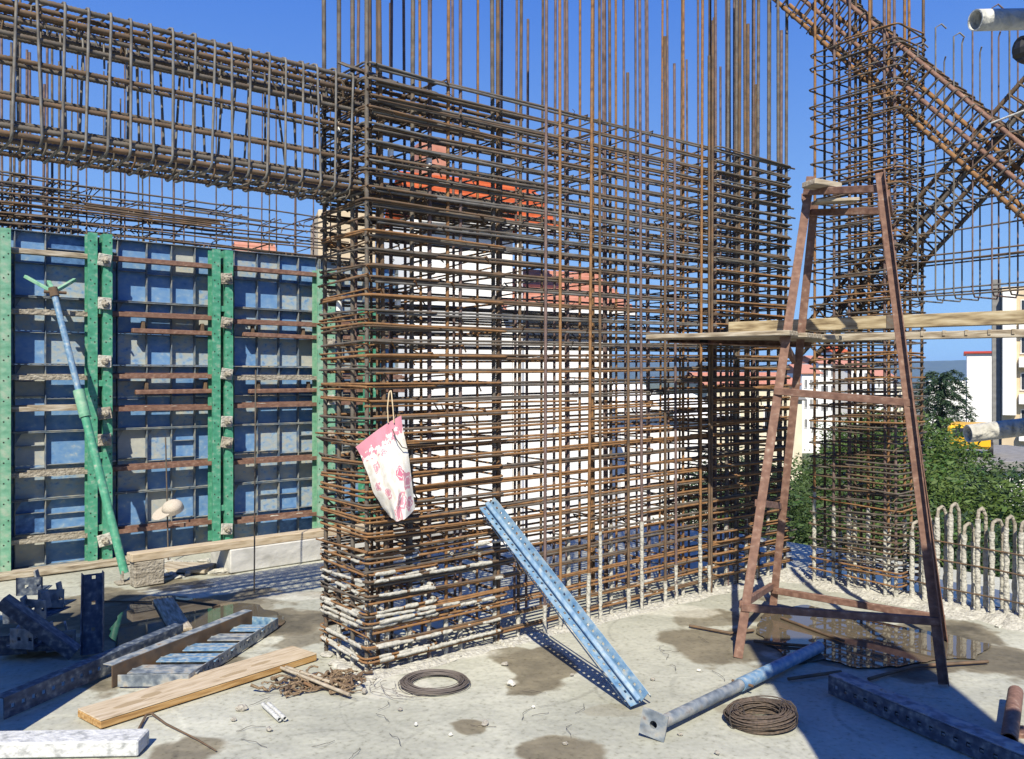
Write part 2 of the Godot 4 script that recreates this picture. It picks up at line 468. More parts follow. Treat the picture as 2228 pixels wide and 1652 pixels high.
func floor_material() -> StandardMaterial3D:
	var size := 1280
	var big := noise_bytes(71, 0.004, size, 5)
	var fine := noise_bytes(72, 0.03, size, 4)
	var warp := noise_bytes(73, 0.012, size, 5)
	# damp patches, the strongest also painting in shade: centre and half size in the photograph's terms, on the slab
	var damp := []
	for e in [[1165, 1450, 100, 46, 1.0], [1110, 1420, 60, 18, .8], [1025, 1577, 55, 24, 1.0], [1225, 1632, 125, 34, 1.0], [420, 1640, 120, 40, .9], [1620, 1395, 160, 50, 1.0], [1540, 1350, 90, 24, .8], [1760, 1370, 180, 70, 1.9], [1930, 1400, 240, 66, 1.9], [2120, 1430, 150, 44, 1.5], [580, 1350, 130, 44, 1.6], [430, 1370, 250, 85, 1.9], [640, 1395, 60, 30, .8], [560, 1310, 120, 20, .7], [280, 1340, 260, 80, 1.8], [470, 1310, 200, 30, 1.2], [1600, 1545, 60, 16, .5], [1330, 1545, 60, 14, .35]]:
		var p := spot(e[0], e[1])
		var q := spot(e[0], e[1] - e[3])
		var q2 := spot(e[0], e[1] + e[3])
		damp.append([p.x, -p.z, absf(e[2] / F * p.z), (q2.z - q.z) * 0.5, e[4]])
	var wet := PackedFloat32Array()  # dampness; above full strength it also carries painted shade
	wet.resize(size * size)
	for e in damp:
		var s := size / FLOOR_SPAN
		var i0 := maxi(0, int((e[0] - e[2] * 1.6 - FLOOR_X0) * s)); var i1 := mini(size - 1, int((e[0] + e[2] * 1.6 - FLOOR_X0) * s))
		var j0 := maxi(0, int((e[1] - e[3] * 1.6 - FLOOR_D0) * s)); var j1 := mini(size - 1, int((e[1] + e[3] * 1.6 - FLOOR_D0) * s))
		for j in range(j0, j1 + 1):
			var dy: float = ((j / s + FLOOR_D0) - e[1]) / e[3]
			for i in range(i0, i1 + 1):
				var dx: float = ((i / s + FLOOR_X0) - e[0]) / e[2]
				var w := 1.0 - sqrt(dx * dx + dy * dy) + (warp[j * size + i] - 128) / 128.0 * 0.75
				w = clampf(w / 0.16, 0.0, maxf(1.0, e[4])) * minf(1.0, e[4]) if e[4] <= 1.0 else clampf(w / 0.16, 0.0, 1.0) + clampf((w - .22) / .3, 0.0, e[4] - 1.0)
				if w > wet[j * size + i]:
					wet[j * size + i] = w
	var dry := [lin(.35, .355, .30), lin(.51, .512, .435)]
	var damp_shade_c := lin(.195, .172, .122)
	var lut := []
	for i in 256:
		var q: Color = dry[0].lerp(dry[1], i / 255.0)
		lut.append([q.r * 255, q.g * 255, q.b * 255])
	var out := PackedByteArray()
	out.resize(size * size * 3)
	var dr := damp_shade_c.r * 255; var dg := damp_shade_c.g * 255; var db := damp_shade_c.b * 255
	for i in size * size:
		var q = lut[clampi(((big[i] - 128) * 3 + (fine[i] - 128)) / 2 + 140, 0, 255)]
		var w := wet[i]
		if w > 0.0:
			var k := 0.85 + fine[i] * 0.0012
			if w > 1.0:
				k *= 1.0 - .36 * (w - 1.0)  # extra darkening paints in shade at left and under the trestle
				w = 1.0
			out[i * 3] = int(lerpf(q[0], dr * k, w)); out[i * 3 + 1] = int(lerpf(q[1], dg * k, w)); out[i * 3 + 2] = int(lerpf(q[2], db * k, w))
		else:
			out[i * 3] = int(q[0]); out[i * 3 + 1] = int(q[1]); out[i * 3 + 2] = int(q[2])
	# float marks and spilled grout
	var fr := RandomNumberGenerator.new()
	fr.seed = 77
	for a_ in 260:
		var cx := fr.randf_range(200, 1000)
		var cy := fr.randf_range(160, 700)
		var rr := fr.randf_range(20, 90)
		var a0 := fr.randf_range(0, TAU)
		var sp := fr.randf_range(.4, 1.3)
		var gain := fr.randf_range(.93, .97) if fr.randf() < .55 else fr.randf_range(1.02, 1.05)
		var wd := fr.randi_range(1, 3)
		var last := -1
		for k in int(rr * sp * 1.4):
			var an := a0 + sp * k / (rr * sp * 1.4)
			for w2 in wd:
				var id := int(cy + sin(an) * (rr + w2)) * size + int(cx + cos(an) * (rr + w2))
				if id < 0 or id >= size * size or id == last: continue
				last = id
				for ch in 3:
					out[id * 3 + ch] = clampi(int(out[id * 3 + ch] * gain), 0, 255)
	for e in [[845, 1488, 110, 26], [760, 1470, 60, 20], [1420, 1330, 120, 14], [1000, 1420, 90, 12], [620, 1300, 70, 12]]:
		var pc := spot(e[0], e[1])
		var rx: float = e[2] / F * -pc.z * size / FLOOR_SPAN
		var ry: float = (spot(e[0], e[1] + e[3]).z - spot(e[0], e[1] - e[3]).z) * .5 * size / FLOOR_SPAN
		var ci := (pc.x - FLOOR_X0) * size / FLOOR_SPAN
		var cj := (-pc.z - FLOOR_D0) * size / FLOOR_SPAN
		for j in range(int(cj - ry * 1.3), int(cj + ry * 1.3)):
			for i in range(int(ci - rx * 1.3), int(ci + rx * 1.3)):
				var w := 1.0 - sqrt(pow((i - ci) / rx, 2) + pow((j - cj) / ry, 2)) + (warp[j * size + i] - 128) / 128.0 * .8
				w = clampf(w / .2, 0, 1) * .6
				if w > 0.0:
					var id := j * size + i
					out[id * 3] = int(lerpf(out[id * 3], 205, w)); out[id * 3 + 1] = int(lerpf(out[id * 3 + 1], 203, w)); out[id * 3 + 2] = int(lerpf(out[id * 3 + 2], 192, w))
	var m := StandardMaterial3D.new()
	m.resource_name = "slab_concrete"
	m.albedo_texture = ImageTexture.create_from_image(Image.create_from_data(size, size, false, Image.FORMAT_RGB8, out))
	m.texture_repeat = true
	m.roughness = 0.88
	var hi := Image.create_from_data(size, size, false, Image.FORMAT_L8, fine)
	m.heightmap_enabled = true
	m.heightmap_texture = ImageTexture.create_from_image(hi)
	m.heightmap_scale = 1.2
	m.detail_enabled = true
	m.detail_blend_mode = BaseMaterial3D.BLEND_MODE_MUL
	m.detail_uv_layer = BaseMaterial3D.DETAIL_UV_2
	m.detail_albedo = tex(74, 0.06, [[0.0, Color(.72, .71, .68)], [0.3, Color(.93, .93, .92)], [1.0, Color(1, 1, 1)]])
	m.uv2_triplanar = true
	m.uv2_world_triplanar = true
	m.uv2_scale = Vector3.ONE * 1.6
	m.cull_mode = BaseMaterial3D.CULL_DISABLED
	return m

func floor_uv(p: Vector3) -> Vector2:
	return Vector2((p.x - FLOOR_X0) / FLOOR_SPAN, (-p.z - FLOOR_D0) / FLOOR_SPAN)

func make_slab():
	# the slab's outline in the building's own axes
	var edge := PackedVector2Array([Vector2(-10, 11), Vector2(-10, -4.9), Vector2(2.7, -4.9), Vector2(2.7, -2.3), Vector2(5.0, -2.3), Vector2(5.0, 11)])
	var fn := FastNoiseLite.new()
	fn.seed = 81
	fn.frequency = 0.35
	var top := MB.new()
	# a fine grid with slight unevenness, cut to the outline cell by cell
	var step := 0.25
	var x := -10.0
	while x < 5.0 - 0.01:
		var z := -4.9
		while z < 11.0 - 0.01:
			var x1 := minf(x + step, 5.0)
			var z1 := minf(z + step, 11.0)
			if x1 <= 2.71 or z >= -2.31 or z1 <= -4.9:
				var q := []
				for e in [[x, z], [x1, z], [x1, z1], [x, z1]]:
					var p := g(e[0], 0, e[1])
					p.y = 0.006 * fn.get_noise_2d(p.x * 3.0, p.z * 3.0) - 0.006
					q.append(p)
				for tr in [[0, 1, 2], [0, 2, 3]]:
					top.tri(q[tr[0]], q[tr[1]], q[tr[2]], Vector3.UP, Vector3.UP, Vector3.UP)
			z += step
		x += step
	for p in top.v:
		top.uv.append(floor_uv(p))
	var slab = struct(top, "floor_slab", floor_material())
	var rim := MB.new()
	rim.prism(edge, 0.02, 0.28, Transform3D(GB * Basis(Vector3(1, 0, 0), Vector3(0, 0, 1), Vector3(0, -1, 0)), GO))
	part(rim, "slab_edge", M.slab_side, slab)
	var body := MB.new()
	var inner := PackedVector2Array([Vector2(-9.8, 10.8), Vector2(-9.8, -4.6), Vector2(2.4, -4.6), Vector2(2.4, -2.0), Vector2(4.7, -2.0), Vector2(4.7, 10.8)])
	body.prism(inner, 0.28, 9.5, Transform3D(GB * Basis(Vector3(1, 0, 0), Vector3(0, 0, 1), Vector3(0, -1, 0)), GO))
	single(body, "unfinished_building", M.slab_side, "grey concrete storeys of the unfinished building under the slab", "building")
	# standing water
	var pn := FastNoiseLite.new()
	pn.seed = 83
	pn.frequency = .8
	pn.fractal_octaves = 4
	for e in [["puddle", [[285, 1318], [330, 1296], [400, 1300], [470, 1306], [560, 1318], [625, 1342], [600, 1372], [520, 1398], [430, 1420], [330, 1432], [258, 1420], [236, 1380], [250, 1345]]],
			["puddle", [[1688, 1322], [1760, 1318], [1850, 1338], [1950, 1362], [2060, 1380], [2150, 1402], [2120, 1432], [2040, 1440], [1950, 1448], [1860, 1452], [1790, 1438], [1730, 1446], [1690, 1412], [1640, 1378], [1650, 1342]]],
			["puddle", [[1775, 1266], [1830, 1270], [1900, 1280], [2020, 1298], [2140, 1316], [2240, 1334], [2240, 1300], [2120, 1274], [1990, 1252], [1880, 1238], [1800, 1236]]]]:
		var poly := PackedVector2Array()
		var raw: Array = e[1]
		for i in raw.size():
			var a := spot(raw[i][0], raw[i][1])
			var b := spot(raw[(i + 1) % raw.size()][0], raw[(i + 1) % raw.size()][1])
			for k in 9:
				var p: Vector3 = a.lerp(b, k / 9.0)
				poly.append(Vector2(p.x + .05 * pn.get_noise_2d(p.x * 4.0, p.z * 4.0), p.z + .05 * pn.get_noise_2d(p.x * 4.0 + 70.0, p.z * 4.0)))
		var mb := MB.new()
		var id := Geometry2D.triangulate_polygon(poly)
		for i in range(0, id.size(), 3):
			mb.tri(Vector3(poly[id[i]].x, .003, poly[id[i]].y), Vector3(poly[id[i + 1]].x, .003, poly[id[i + 1]].y), Vector3(poly[id[i + 2]].x, .003, poly[id[i + 2]].y), Vector3.UP, Vector3.UP, Vector3.UP)
		struct(mb, e[0], M.muddy_water)

func make_land():
	var mb := MB.new()
	var rings := [0.0, 30.0, 80.0, 200.0, 600.0, 2000.0, 9000.0]
	for i in rings.size() - 1:
		for s in 48:
			var a := Vector3(cos(TAU * s / 48), 0, sin(TAU * s / 48))
			var b := Vector3(cos(TAU * (s + 1) / 48), 0, sin(TAU * (s + 1) / 48))
			var y := Vector3(0, -9.6, 0)
			mb.quad(a * rings[i] + y, b * rings[i] + y, b * rings[i + 1] + y, a * rings[i + 1] + y, Vector3.UP)
	struct(mb, "ground", M.ground)
	# hills at the edge of the plain
	var hn := FastNoiseLite.new()
	hn.seed = 91
	hn.frequency = 0.0007
	var hl := MB.new()
	var prev := []
	for s in 121:
		var an := lerpf(-PI * 0.95, -PI * 0.05, s / 120.0)
		var d := 5200.0
		var p := Vector3(cos(an) * d, 0, sin(an) * d)
		var h := 105.0 + 40.0 * hn.get_noise_2d(p.x, p.z) + 14.0 * hn.get_noise_2d(p.x * 6, p.z * 6)
		var col := [p + Vector3(0, -10, 0) - p.normalized() * 900.0, p + Vector3(0, h * 0.55, 0) - p.normalized() * 300.0, p + Vector3(0, h, 0), p + Vector3(0, -10, 0) + p.normalized() * 900.0]
		if prev.size() > 0:
			for i in 3:
				var nn: Vector3 = (col[i] - prev[i]).cross(prev[i + 1] - prev[i]).normalized()
				if nn.y < 0: nn = -nn
				hl.quad(prev[i], col[i], col[i + 1], prev[i + 1], nn)
		prev = col
	struct(hl, "hills", M.hill)

# ------------------------------------------------------------------ reinforcing bars
func bent(a: Vector3, b: Vector3, wob: float, segs := 3) -> Array:
	var pts := []
	for i in segs + 1:
		var p := a.lerp(b, float(i) / segs)
		if i > 0 and i < segs or wob > 0.004:
			p += Vector3(rf(-wob, wob), rf(-wob, wob), rf(-wob, wob))
		pts.append(p)
	return pts

func rod(parent: Node, called: String, a: Vector3, b: Vector3, r: float, m: Material, wob := 0.004, segs := 3, sides := 6):
	var mb := MB.new()
	mb.tube(bent(a, b, wob, segs), r, sides)
	return part(mb, called, m, parent)

func bent_rod(parent: Node, called: String, pts: Array, r: float, m: Material, closed := false, sides := 5):
	var mb := MB.new()
	mb.tube(pts, r, sides, true, closed)
	return part(mb, called, m, parent)

func loop_pts(c: Array, round_ := 0.03, j := 0.006) -> Array:    # a closed stirrup with rounded corners
	var out := []
	for i in c.size():
		var p: Vector3 = c[i] + Vector3(rf(-j, j), rf(-j, j), rf(-j, j))
		var a: Vector3 = c[(i + c.size() - 1) % c.size()]
		var b: Vector3 = c[(i + 1) % c.size()]
		out.append(p + (a - p).normalized() * round_)
		out.append(p + ((a - p).normalized() + (b - p).normalized()) * round_ * 0.28)
		out.append(p + (b - p).normalized() * round_)
	return out

func ribbed(length: float, r: float, pitch := 0.014, sides := 7) -> ArrayMesh:    # a deformed bar along +y
	var mb := MB.new()
	var pts := []
	var rad := []
	var y := 0.0
	var k := 0
	while y < length:
		pts.append(Vector3(0, y, 0))
		rad.append(r * (1.11 if k % 2 == 0 else 0.93))
		y += pitch * 0.5
		k += 1
	mb.tube(pts, rad, sides)
	return mb.commit()

func coat(parent: Node, a: Vector3, b: Vector3, r: float, called := "cement_splash"):    # cement that set on a bar
	var mb := MB.new()
	var pts := []
	var rad := []
	var n := maxi(3, int((b - a).length() / 0.03))
	for i in n + 1:
		pts.append(a.lerp(b, float(i) / n) + Vector3(rf(-.002, .002), rf(-.001, .001), rf(-.002, .002)))
		rad.append(r * rf(1.05, 1.5))
	mb.tube(pts, rad, 6)
	return part(mb, called, M.cement, parent)

func coat_patches(parent: Node, a: Vector3, b: Vector3, r: float, share := .75):    # broken runs of set cement along a level bar
	var L := (b - a).length()
	var x := rf(0, .05)
	while x < L:
		var run := rf(.06, .26)
		if R.randf() < share:
			var mb := MB.new()
			var pts := []
			var rad := []
			var n := maxi(4, int(run / .02))
			var k := rf(.85, 1.05)
			for i in n + 1:
				var f := minf(1.0, (x + run * i / n) / L)
				k = clampf(k + rf(-.13, .13), .78, 1.22)
				pts.append(a.lerp(b, f) + Vector3(0, rf(-.003, .001), 0))
				rad.append(r * k * (.8 if i == 0 or i == n else 1.0))
			mb.tube(pts, rad, 6)
			part(mb, "cement_splash", M.cement, parent)
		x += run + rf(0, .05)

func ridge(z0: float, z1: float, half: float, high: float, sd: int, along_x: bool) -> MB:    # a rough low bank of set concrete
	var mb := MB.new()
	var fn := FastNoiseLite.new()
	fn.seed = sd
	fn.frequency = 5.0
	fn.fractal_octaves = 4
	var rows := []
	var n := int((z1 - z0) / .025)
	for i in n + 1:
		var z := z0 + (z1 - z0) * i / n
		var w := half * (1.0 + .45 * fn.get_noise_1d(z * .7))
		var row := []
		for k in 13:
			var u := k / 12.0 * 2.0 - 1.0
			var y := (1.0 - u * u) * high * (.75 + .6 * fn.get_noise_1d(z * .6 + 50.0)) + fn.get_noise_2d(u * w * 3.0, z * 3.0) * high * .55 * (1.0 - absf(u)) - .008
			row.append(Vector3(z, y, u * w) if along_x else Vector3(u * w, y, z))
		rows.append(row)
	for i in n:
		for k in 12:
			var q := [rows[i][k], rows[i][k + 1], rows[i + 1][k + 1], rows[i + 1][k]]
			var nn: Vector3 = (q[1] - q[0]).cross(q[3] - q[0]).normalized()
			if nn.y < 0: nn = -nn
			mb.quad(q[0], q[1], q[2], q[3], nn)
	return mb

func knot(parent: Node, p: Vector3):     # twist of tying wire
	var mb := MB.new()
	var d := Vector3(rf(-1, 1), rf(-.6, .6), rf(0, 1)).normalized()
	mb.tube([p - d * .015, p + Vector3(rf(-.01, .01), rf(-.01, .01), .012), p + d * rf(.02, .05)], .0022, 4)
	return part(mb, "tying_wire", M.wire, parent)

const WALL_T := [0.0, .144, .277, .392, .506, .617, .868, 1.049, 1.213, 1.339, 1.453, 1.577, 1.695, 1.825, 1.947, 2.07, 2.19, 2.31, 2.43, 2.55, 2.67, 2.79, 2.91, 3.03, 3.15, 3.28, 3.42, 3.56, 3.70, 3.80]
const WALL_B := -0.5     # the far mat of the wall
const WALL_L := 3.8
const ROWS := 40

func row_y(i: int, x: float) -> float:
	return 0.07 + i * 0.0803 + 0.014 * x

func make_wall():
	var t := thing("rebar_wall_cage", "tall double-mat rebar cage of the shear wall, rusty bars with cement at the foot", "rebar cage", GO, GB)
	var tall := ribbed(5.3, .0122)
	var mid_ribbed := ribbed(5.2, .0102, .014, 6)
	var back_ribbed := ribbed(5.2, .009, .014, 6)
	# upright bars: near mat, far mat, and the ones across each end
	for mat_ in 2:
		var z := 0.0 if mat_ == 0 else WALL_B
		for i in WALL_T.size():
			var x: float = WALL_T[i] + rf(-.012, .012) + (0.035 if mat_ == 1 else 0.0)
			if i == 0: x = 0.012
			x = minf(x, WALL_L - .012)
			var edge := (x < 0.42 or x > 2.95 or i == 6) and mat_ == 0 or x < .03
			var zz := z + (-.016 if mat_ == 0 else .016)
			if mat_ == 0 and x > .95 and x < 2.88 and i % 3 != 1: zz = .029     # outside the level bars here
			var lean := Basis.from_euler(Vector3(rf(-.004, .004), rf(0, TAU), rf(-.006, .006) + (.009 if x < .3 else 0.0)))
			var o: MeshInstance3D
			if edge:
				o = inst("vertical_bar", tall, pick([M.rust_grey, M.rust_grey, M.rust_brown, M.rust_mauve]), t, Transform3D(lean, Vector3(x, 0.0, zz)))
			else:
				var h := 5.2
				if R.randf() < 0.3: h = rf(3.55, 4.5)
				o = inst("vertical_bar", mid_ribbed if mat_ == 0 else back_ribbed, pick([M.rust_brown, M.rust_mauve, M.rust_mauve, M.rust_orange]), t, Transform3D(lean.scaled_local(Vector3(1, h / 5.2, 1)), Vector3(x, 0, zz)))
			if mat_ == 0 or x < .6:
				var ch := rf(.1, .36) if x < 0.6 else rf(.12, .6)
				coat(o, Vector3.ZERO, Vector3(0, ch, 0), .0105)
			# a lapped second bar beside some
			if i == 6 and mat_ == 0 or R.randf() < (0.3 if edge and x > 2.9 else 0.12):
				var lap := rf(3.7, 5.0)
				inst("vertical_bar", tall if edge else mid_ribbed, pick([M.rust_mauve, M.rust_brown]), t, Transform3D(Basis.from_euler(Vector3(rf(-.005, .005), 1, rf(-.005, .005))).scaled_local(Vector3(1, lap / 5.3, 1)), Vector3(x + .023, 0, zz)))
	for x in [.012, WALL_L - .012]:
		for z in [-.17, -.33]:
			var o := inst("vertical_bar", tall, pick([M.rust_grey, M.rust_brown]), t, Transform3D(Basis.from_euler(Vector3(0, 1, rf(-.003, .008))), Vector3(x, 0, z)))
			coat(o, Vector3.ZERO, Vector3(0, rf(.1, .35), 0), .0115)
	for x in [.2, 3.1, 3.4, 3.65]:
		inst("vertical_bar", tall, pick([M.rust_brown, M.rust_mauve]), t, Transform3D(Basis.from_euler(Vector3(0, 1, 0)), Vector3(x, 0, rf(-.2, -.3))))
	# rows of level bars, hoops and ties
	for i in ROWS:
		var low := i < 8
		var rust := [M.rust_grey, M.rust_grey, M.rust_brown, M.rust_steel] if i > 20 else [M.rust_grey, M.rust_brown, M.rust_orange, M.rust_orange]
		var rust_e := [M.rust_grey, M.rust_brown, M.rust_steel] if i > 28 else [M.rust_brown, M.rust_orange, M.rust_orange, M.rust_orange, M.rust_grey]
		# long bars of the near and the far mat
		for z in ([.008, .0095, WALL_B - .008, WALL_B - .0095] if i > 19 else [.008, .0095, WALL_B - .008]):
			var j := rf(-.004, .004) - (.015 if z == .0095 else (.007 if z == WALL_B - .008 else (.024 if z < 0 else 0.0)))
			var x0 := rf(.02, .06)
			var x1 := WALL_L - rf(-.05, .06)
			var o = rod(t, "horizontal_bar", Vector3(x0, row_y(i, x0) + j, z), Vector3(x1, row_y(i, x1) + j, z), .0078, pick(rust), .004, 6)
			if z == .008 and i < 2:
				for s in 5:
					var a := rf(.9, 3.0)
					coat_patches(o, Vector3(a, row_y(i, a) + j, z), Vector3(a + rf(.1, .5), row_y(i, a + .2) + j, z), .009)
		# lapped ends
		for e in [[-.012, rf(1.0, 1.5)], [rf(2.3, 2.7), WALL_L + rf(-.02, .12)]]:
			if R.randf() < .4:
				var j := rf(-.024, .004)
				rod(t, "horizontal_bar", Vector3(e[0], row_y(i, e[0]) + j, .009), Vector3(e[1], row_y(i, e[1]) + j + rf(-.015, .015), .009), .007, pick(rust), .006, 4)
			if R.randf() < .2:
				var j := rf(-.015, .01)
				rod(t, "horizontal_bar", Vector3(e[0], row_y(i, e[0]) + j, WALL_B - .014), Vector3(e[1], row_y(i, e[1]) + j, WALL_B - .014), .006, pick(rust), .006, 3)
		# hoops of the two end zones
		for k in 2:
			for e in [[-.016, .44 + .46 * k + rf(-.01, .03)], [2.88 + (.42 if k == 0 else 0.0), WALL_L + .018]]:
				if k == 1 and e[0] < .1 and i % 2 == 1 and i > 13: continue
				var loose := 2.0 if i < 13 and e[0] < .1 else 1.0
				var y := row_y(i, e[0]) + rf(-.016, .014) * loose + k * .008 * loose
				var dy := rf(-.012, .012) * loose
				var zz := .022 + k * .008
				var pts := loop_pts([Vector3(e[0], y, zz), Vector3(e[1], y + dy, zz), Vector3(e[1], y + dy + rf(-.012, .012), WALL_B - .02), Vector3(e[0], y + rf(-.02, .02), WALL_B - .02)], .035, .005)
				var o = bent_rod(t, "hoop", pts, .0066, pick(rust_e), true)
				if low and e[0] < .1 and R.randf() < .9:
					coat_patches(o, pts[2], pts[3], .0108, 1.0 - i * .08)
					if R.randf() < .9: coat_patches(o, pts[0], pts[pts.size() - 1], .0102, 1.0 - i * .09)
		# cross ties with hooked ends
		for k in 4:
			var x: float = rf(.03, .85) if k < 2 else (rf(2.95, 3.75) if k == 2 else -.008)
			var y := row_y(i, x) + rf(-.03, .03)
			var o = bent_rod(t, "tie_bar", [Vector3(x + .03, y - .035, .012), Vector3(x, y, .03), Vector3(x + rf(-.03, .03), y + rf(-.03, .03), WALL_B - .02), Vector3(x + .04, y - .03, WALL_B)], .005, pick(rust_e))
			if low and k < 2: coat(o, Vector3(x, y, .028), Vector3(x, y, -.12), .007)
		for k in (8 if i > 19 else 4):
			if i % 2 == k % 2: continue
			var x: float = WALL_T[7 + R.randi() % 15]
			var y := row_y(i, x) + .01
			bent_rod(t, "tie_bar", [Vector3(x - .01, y - .04, .006), Vector3(x, y, .022), Vector3(x + rf(-.02, .02), y + rf(-.015, .015), WALL_B - .018), Vector3(x + .03, y - .03, WALL_B)], .0052, pick(rust))
		for k in 4:
			knot(t, Vector3(WALL_T[R.randi() % 30], row_y(i, 1.5), .014))
	for e in [[.155, 2.74, -.016], [.40, 2.72, -.016], [.012, 1.94, -.5], [.012, 2.92, -.33], [.20, 1.95, -.016], [.012, 1.93, -.33], [1.34, 1.2, -.016]]:
		var sp := MB.new()
		sp.tube([Vector3(e[0], e[1], e[2]), Vector3(e[0] + .002, e[1] + .055, e[2])], .0165, 10)
		part(sp, "plastic_sleeve", M.trim_white, t)
	# a rim of cement that set along the foot
	var mb := ridge(-.06, 3.9, .085, .022, 61, true)
	for k in 60:
		var x := rf(-.05, 3.85)
		mb.lump(Vector3(x, -.002, rf(-.5, .06) if x < .55 else rf(-.02, .08)), Vector3(rf(.012, .035), rf(.008, .018), rf(.012, .03)), .3, R)
	for k in 24:
		mb.lump(Vector3(rf(-.07, .5), -.002, rf(-.5, .06)), Vector3(rf(.03, .08), rf(.01, .022), rf(.03, .07)), .25, R)
	var o := part(mb, "cement_rim", M.cement, t)
	o.set_meta("kind", "stuff")

func make_beam():
	var t := thing("rebar_beam_cage", "long rebar beam cage with close stirrups running into the top of the wall cage", "rebar cage", GO + GB * Vector3(-2.4, 2.53, 0), GB)
	var main := ribbed(3.55, .012, .016, 8)
	var side := ribbed(2.75, .0108, .015, 8)
	var lay := Basis(Vector3.FORWARD, PI / 2) * Basis(Vector3.UP, 0.0)     # +y turned to +x
	# top and bottom bars, then bars along both sides
	for e in [[.605, -.06, 1], [.605, -.15, 1], [.602, -.24, 1], [.603, -.33, 1], [.606, -.42, 1], [.545, -.06, 1], [.545, -.18, 1], [.545, -.3, 1], [.548, -.42, 1], [.03, -.06, 1], [.03, -.17, 1], [.03, -.3, 1], [.03, -.42, 1], [.065, -.06, 1], [.068, -.25, 1], [.066, -.42, 1],
			[.44, -.058, 0], [.335, -.058, 0], [.175, -.058, 0], [.44, -.425, 0], [.30, -.425, 0], [.175, -.425, 0]]:
		var m: Material = pick([M.rust_grey, M.rust_grey, M.rust_brown])
		if e[0] == .335 and e[1] > -.1: m = M.rust_brown
		if e[1] < -.4 and not e[2]: m = M.rust_grey
		inst("long_bar", main if e[2] else side, m, t, Transform3D(lay * Basis.from_euler(Vector3(rf(-.003, .003), rf(0, 6), rf(-.003, .003))), Vector3(rf(-.1, 0), e[0] + rf(-.004, .004), e[1] + rf(-.006, .006))))
	var k := 0
	var x := .16
	while x < 2.46:
		var tl := rf(-.012, .012)
		var c := [Vector3(x + tl, .628, -.038), Vector3(x - tl, .008, -.038), Vector3(x - tl + rf(-.06, .02), .008, -.445), Vector3(x + tl + rf(-.06, .02), .628, -.445)]
		bent_rod(t, "stirrup", loop_pts(c, .03, .004), .0066, M.rust_steel, true, 6)
		# inner legs, with hooks
		var z := rf(-.16, -.3)
		bent_rod(t, "stirrup", [Vector3(x + .03, .57, z - .04), Vector3(x + .03, .635, z - .03), Vector3(x + .03, .635, z + .02), Vector3(x + .03, rf(.3, .45), z + .04)], .0052, pick([M.rust_steel, M.rust_grey]), false, 5)
		bent_rod(t, "stirrup", [Vector3(x + .045, .10, -.12), Vector3(x + .04, .012, -.13), Vector3(x + .035, -.018, -.17), Vector3(x + .03, .0, -.26), Vector3(x + .03, .012, -.35), Vector3(x + .02, .11, -.37)], .0052, pick([M.rust_grey, M.rust_brown]), false, 5)
		for q in 2:
			var zz := rf(-.35, -.08)
			bent_rod(t, "hook_end", [Vector3(x + rf(-.02, .05), rf(.51, .54), zz), Vector3(x + rf(-.02, .02), .60, zz + .01), Vector3(x + rf(.02, .07), .625, zz + .03)], .005, pick([M.rust_steel, M.rust_grey, M.rust_brown]), false, 5)
		x += .0905
		k += 1
	# bent end bars where beam and wall meet
	for q in 5:
		var y := .60 + q * .01
		bent_rod(t, "end_bar", [Vector3(2.55 + q * .06, y + .03, -.05 - q * .03), Vector3(2.36 + q * .02, y + .045, -.03 - q * .02), Vector3(2.31, y + .06, -.06 - q * .02), Vector3(2.36, y + .085, -.11 - q * .02), Vector3(2.62, y + .05, -.16 - q * .02)], .006, M.rust_grey, false, 6)

func make_rear_cage():
	var t := thing("rebar_wall_cage", "rear wall rebar cage standing behind the blue and green formwork", "rebar cage", GO, GB)
	var px := [-10, 8, 20, 28, 40, 53, 69, 90, 102, 114, 126, 145, 152, 172, 190, 226, 240, 262, 272, 304, 314, 329, 355, 378, 400, 423, 471, 504, 542, 566, 585, 605, 638, 645, 680, 720, 760, 800]
	for i in px.size():
		var z := -4.12 if i % 2 == 0 else -4.55
		var x := gx(px[i], z)
		var r := .011 if px[i] < 130 or px[i] == 378 else .0068
		rod(t, "vertical_bar", Vector3(x, 0, z), Vector3(x + rf(-.02, .02), rf(4.15, 4.75), z + rf(-.02, .02)), r, pick([M.rust_mauve, M.rust_mauve, M.rust_brown, M.rust_grey]), .004, 4)
	for i in 11:
		var y := 2.40 + i * .082
		for z in [-4.1, -4.14, -4.53, -4.57]:
			var x0 := -1.6
			var x1 := 2.3
			if R.randf() < .45: x1 = rf(.3, 1.7)
			elif R.randf() < .3: x0 = rf(-.6, .6)
			var y0 := y + rf(-.02, .02)
			rod(t, "horizontal_bar", Vector3(x0, y0, z + rf(-.01, .01)), Vector3(x1, y0 + rf(-.03, .03), z), .0078, pick([M.rust_grey, M.rust_brown, M.rust_brown, M.rust_grey]), .01, 5)
		for k in 14:
			var x := rf(-1.3, 2.1)
			bent_rod(t, "tie_bar", [Vector3(x, y - .03, -4.08), Vector3(x, y, -4.09), Vector3(x + rf(-.06, .06), y + rf(-.03, .03), -4.58), Vector3(x + .02, y - .05, -4.57)], .0052, pick([M.rust_grey, M.rust_brown]))
		for k in 4:
			var x := -1.6 + k * .2
			bent_rod(t, "hoop", loop_pts([Vector3(x, y + .02, -4.07), Vector3(x + .5, y + .02, -4.07), Vector3(x + .5, y + .03, -4.6), Vector3(x, y + .03, -4.6)], .03, .01), .0085, pick([M.rust_brown, M.rust_grey, M.rust_brown]), true)
	# a bundle of lapped bars across the top
	for k in 5:
		rod(t, "horizontal_bar", Vector3(-.55 + rf(-.1, .1), 3.0 + k * .018, -4.09), Vector3(.7 + rf(-.1, .1), 2.98 + k * .018, -4.08), .009, M.rust_brown, .005, 4)

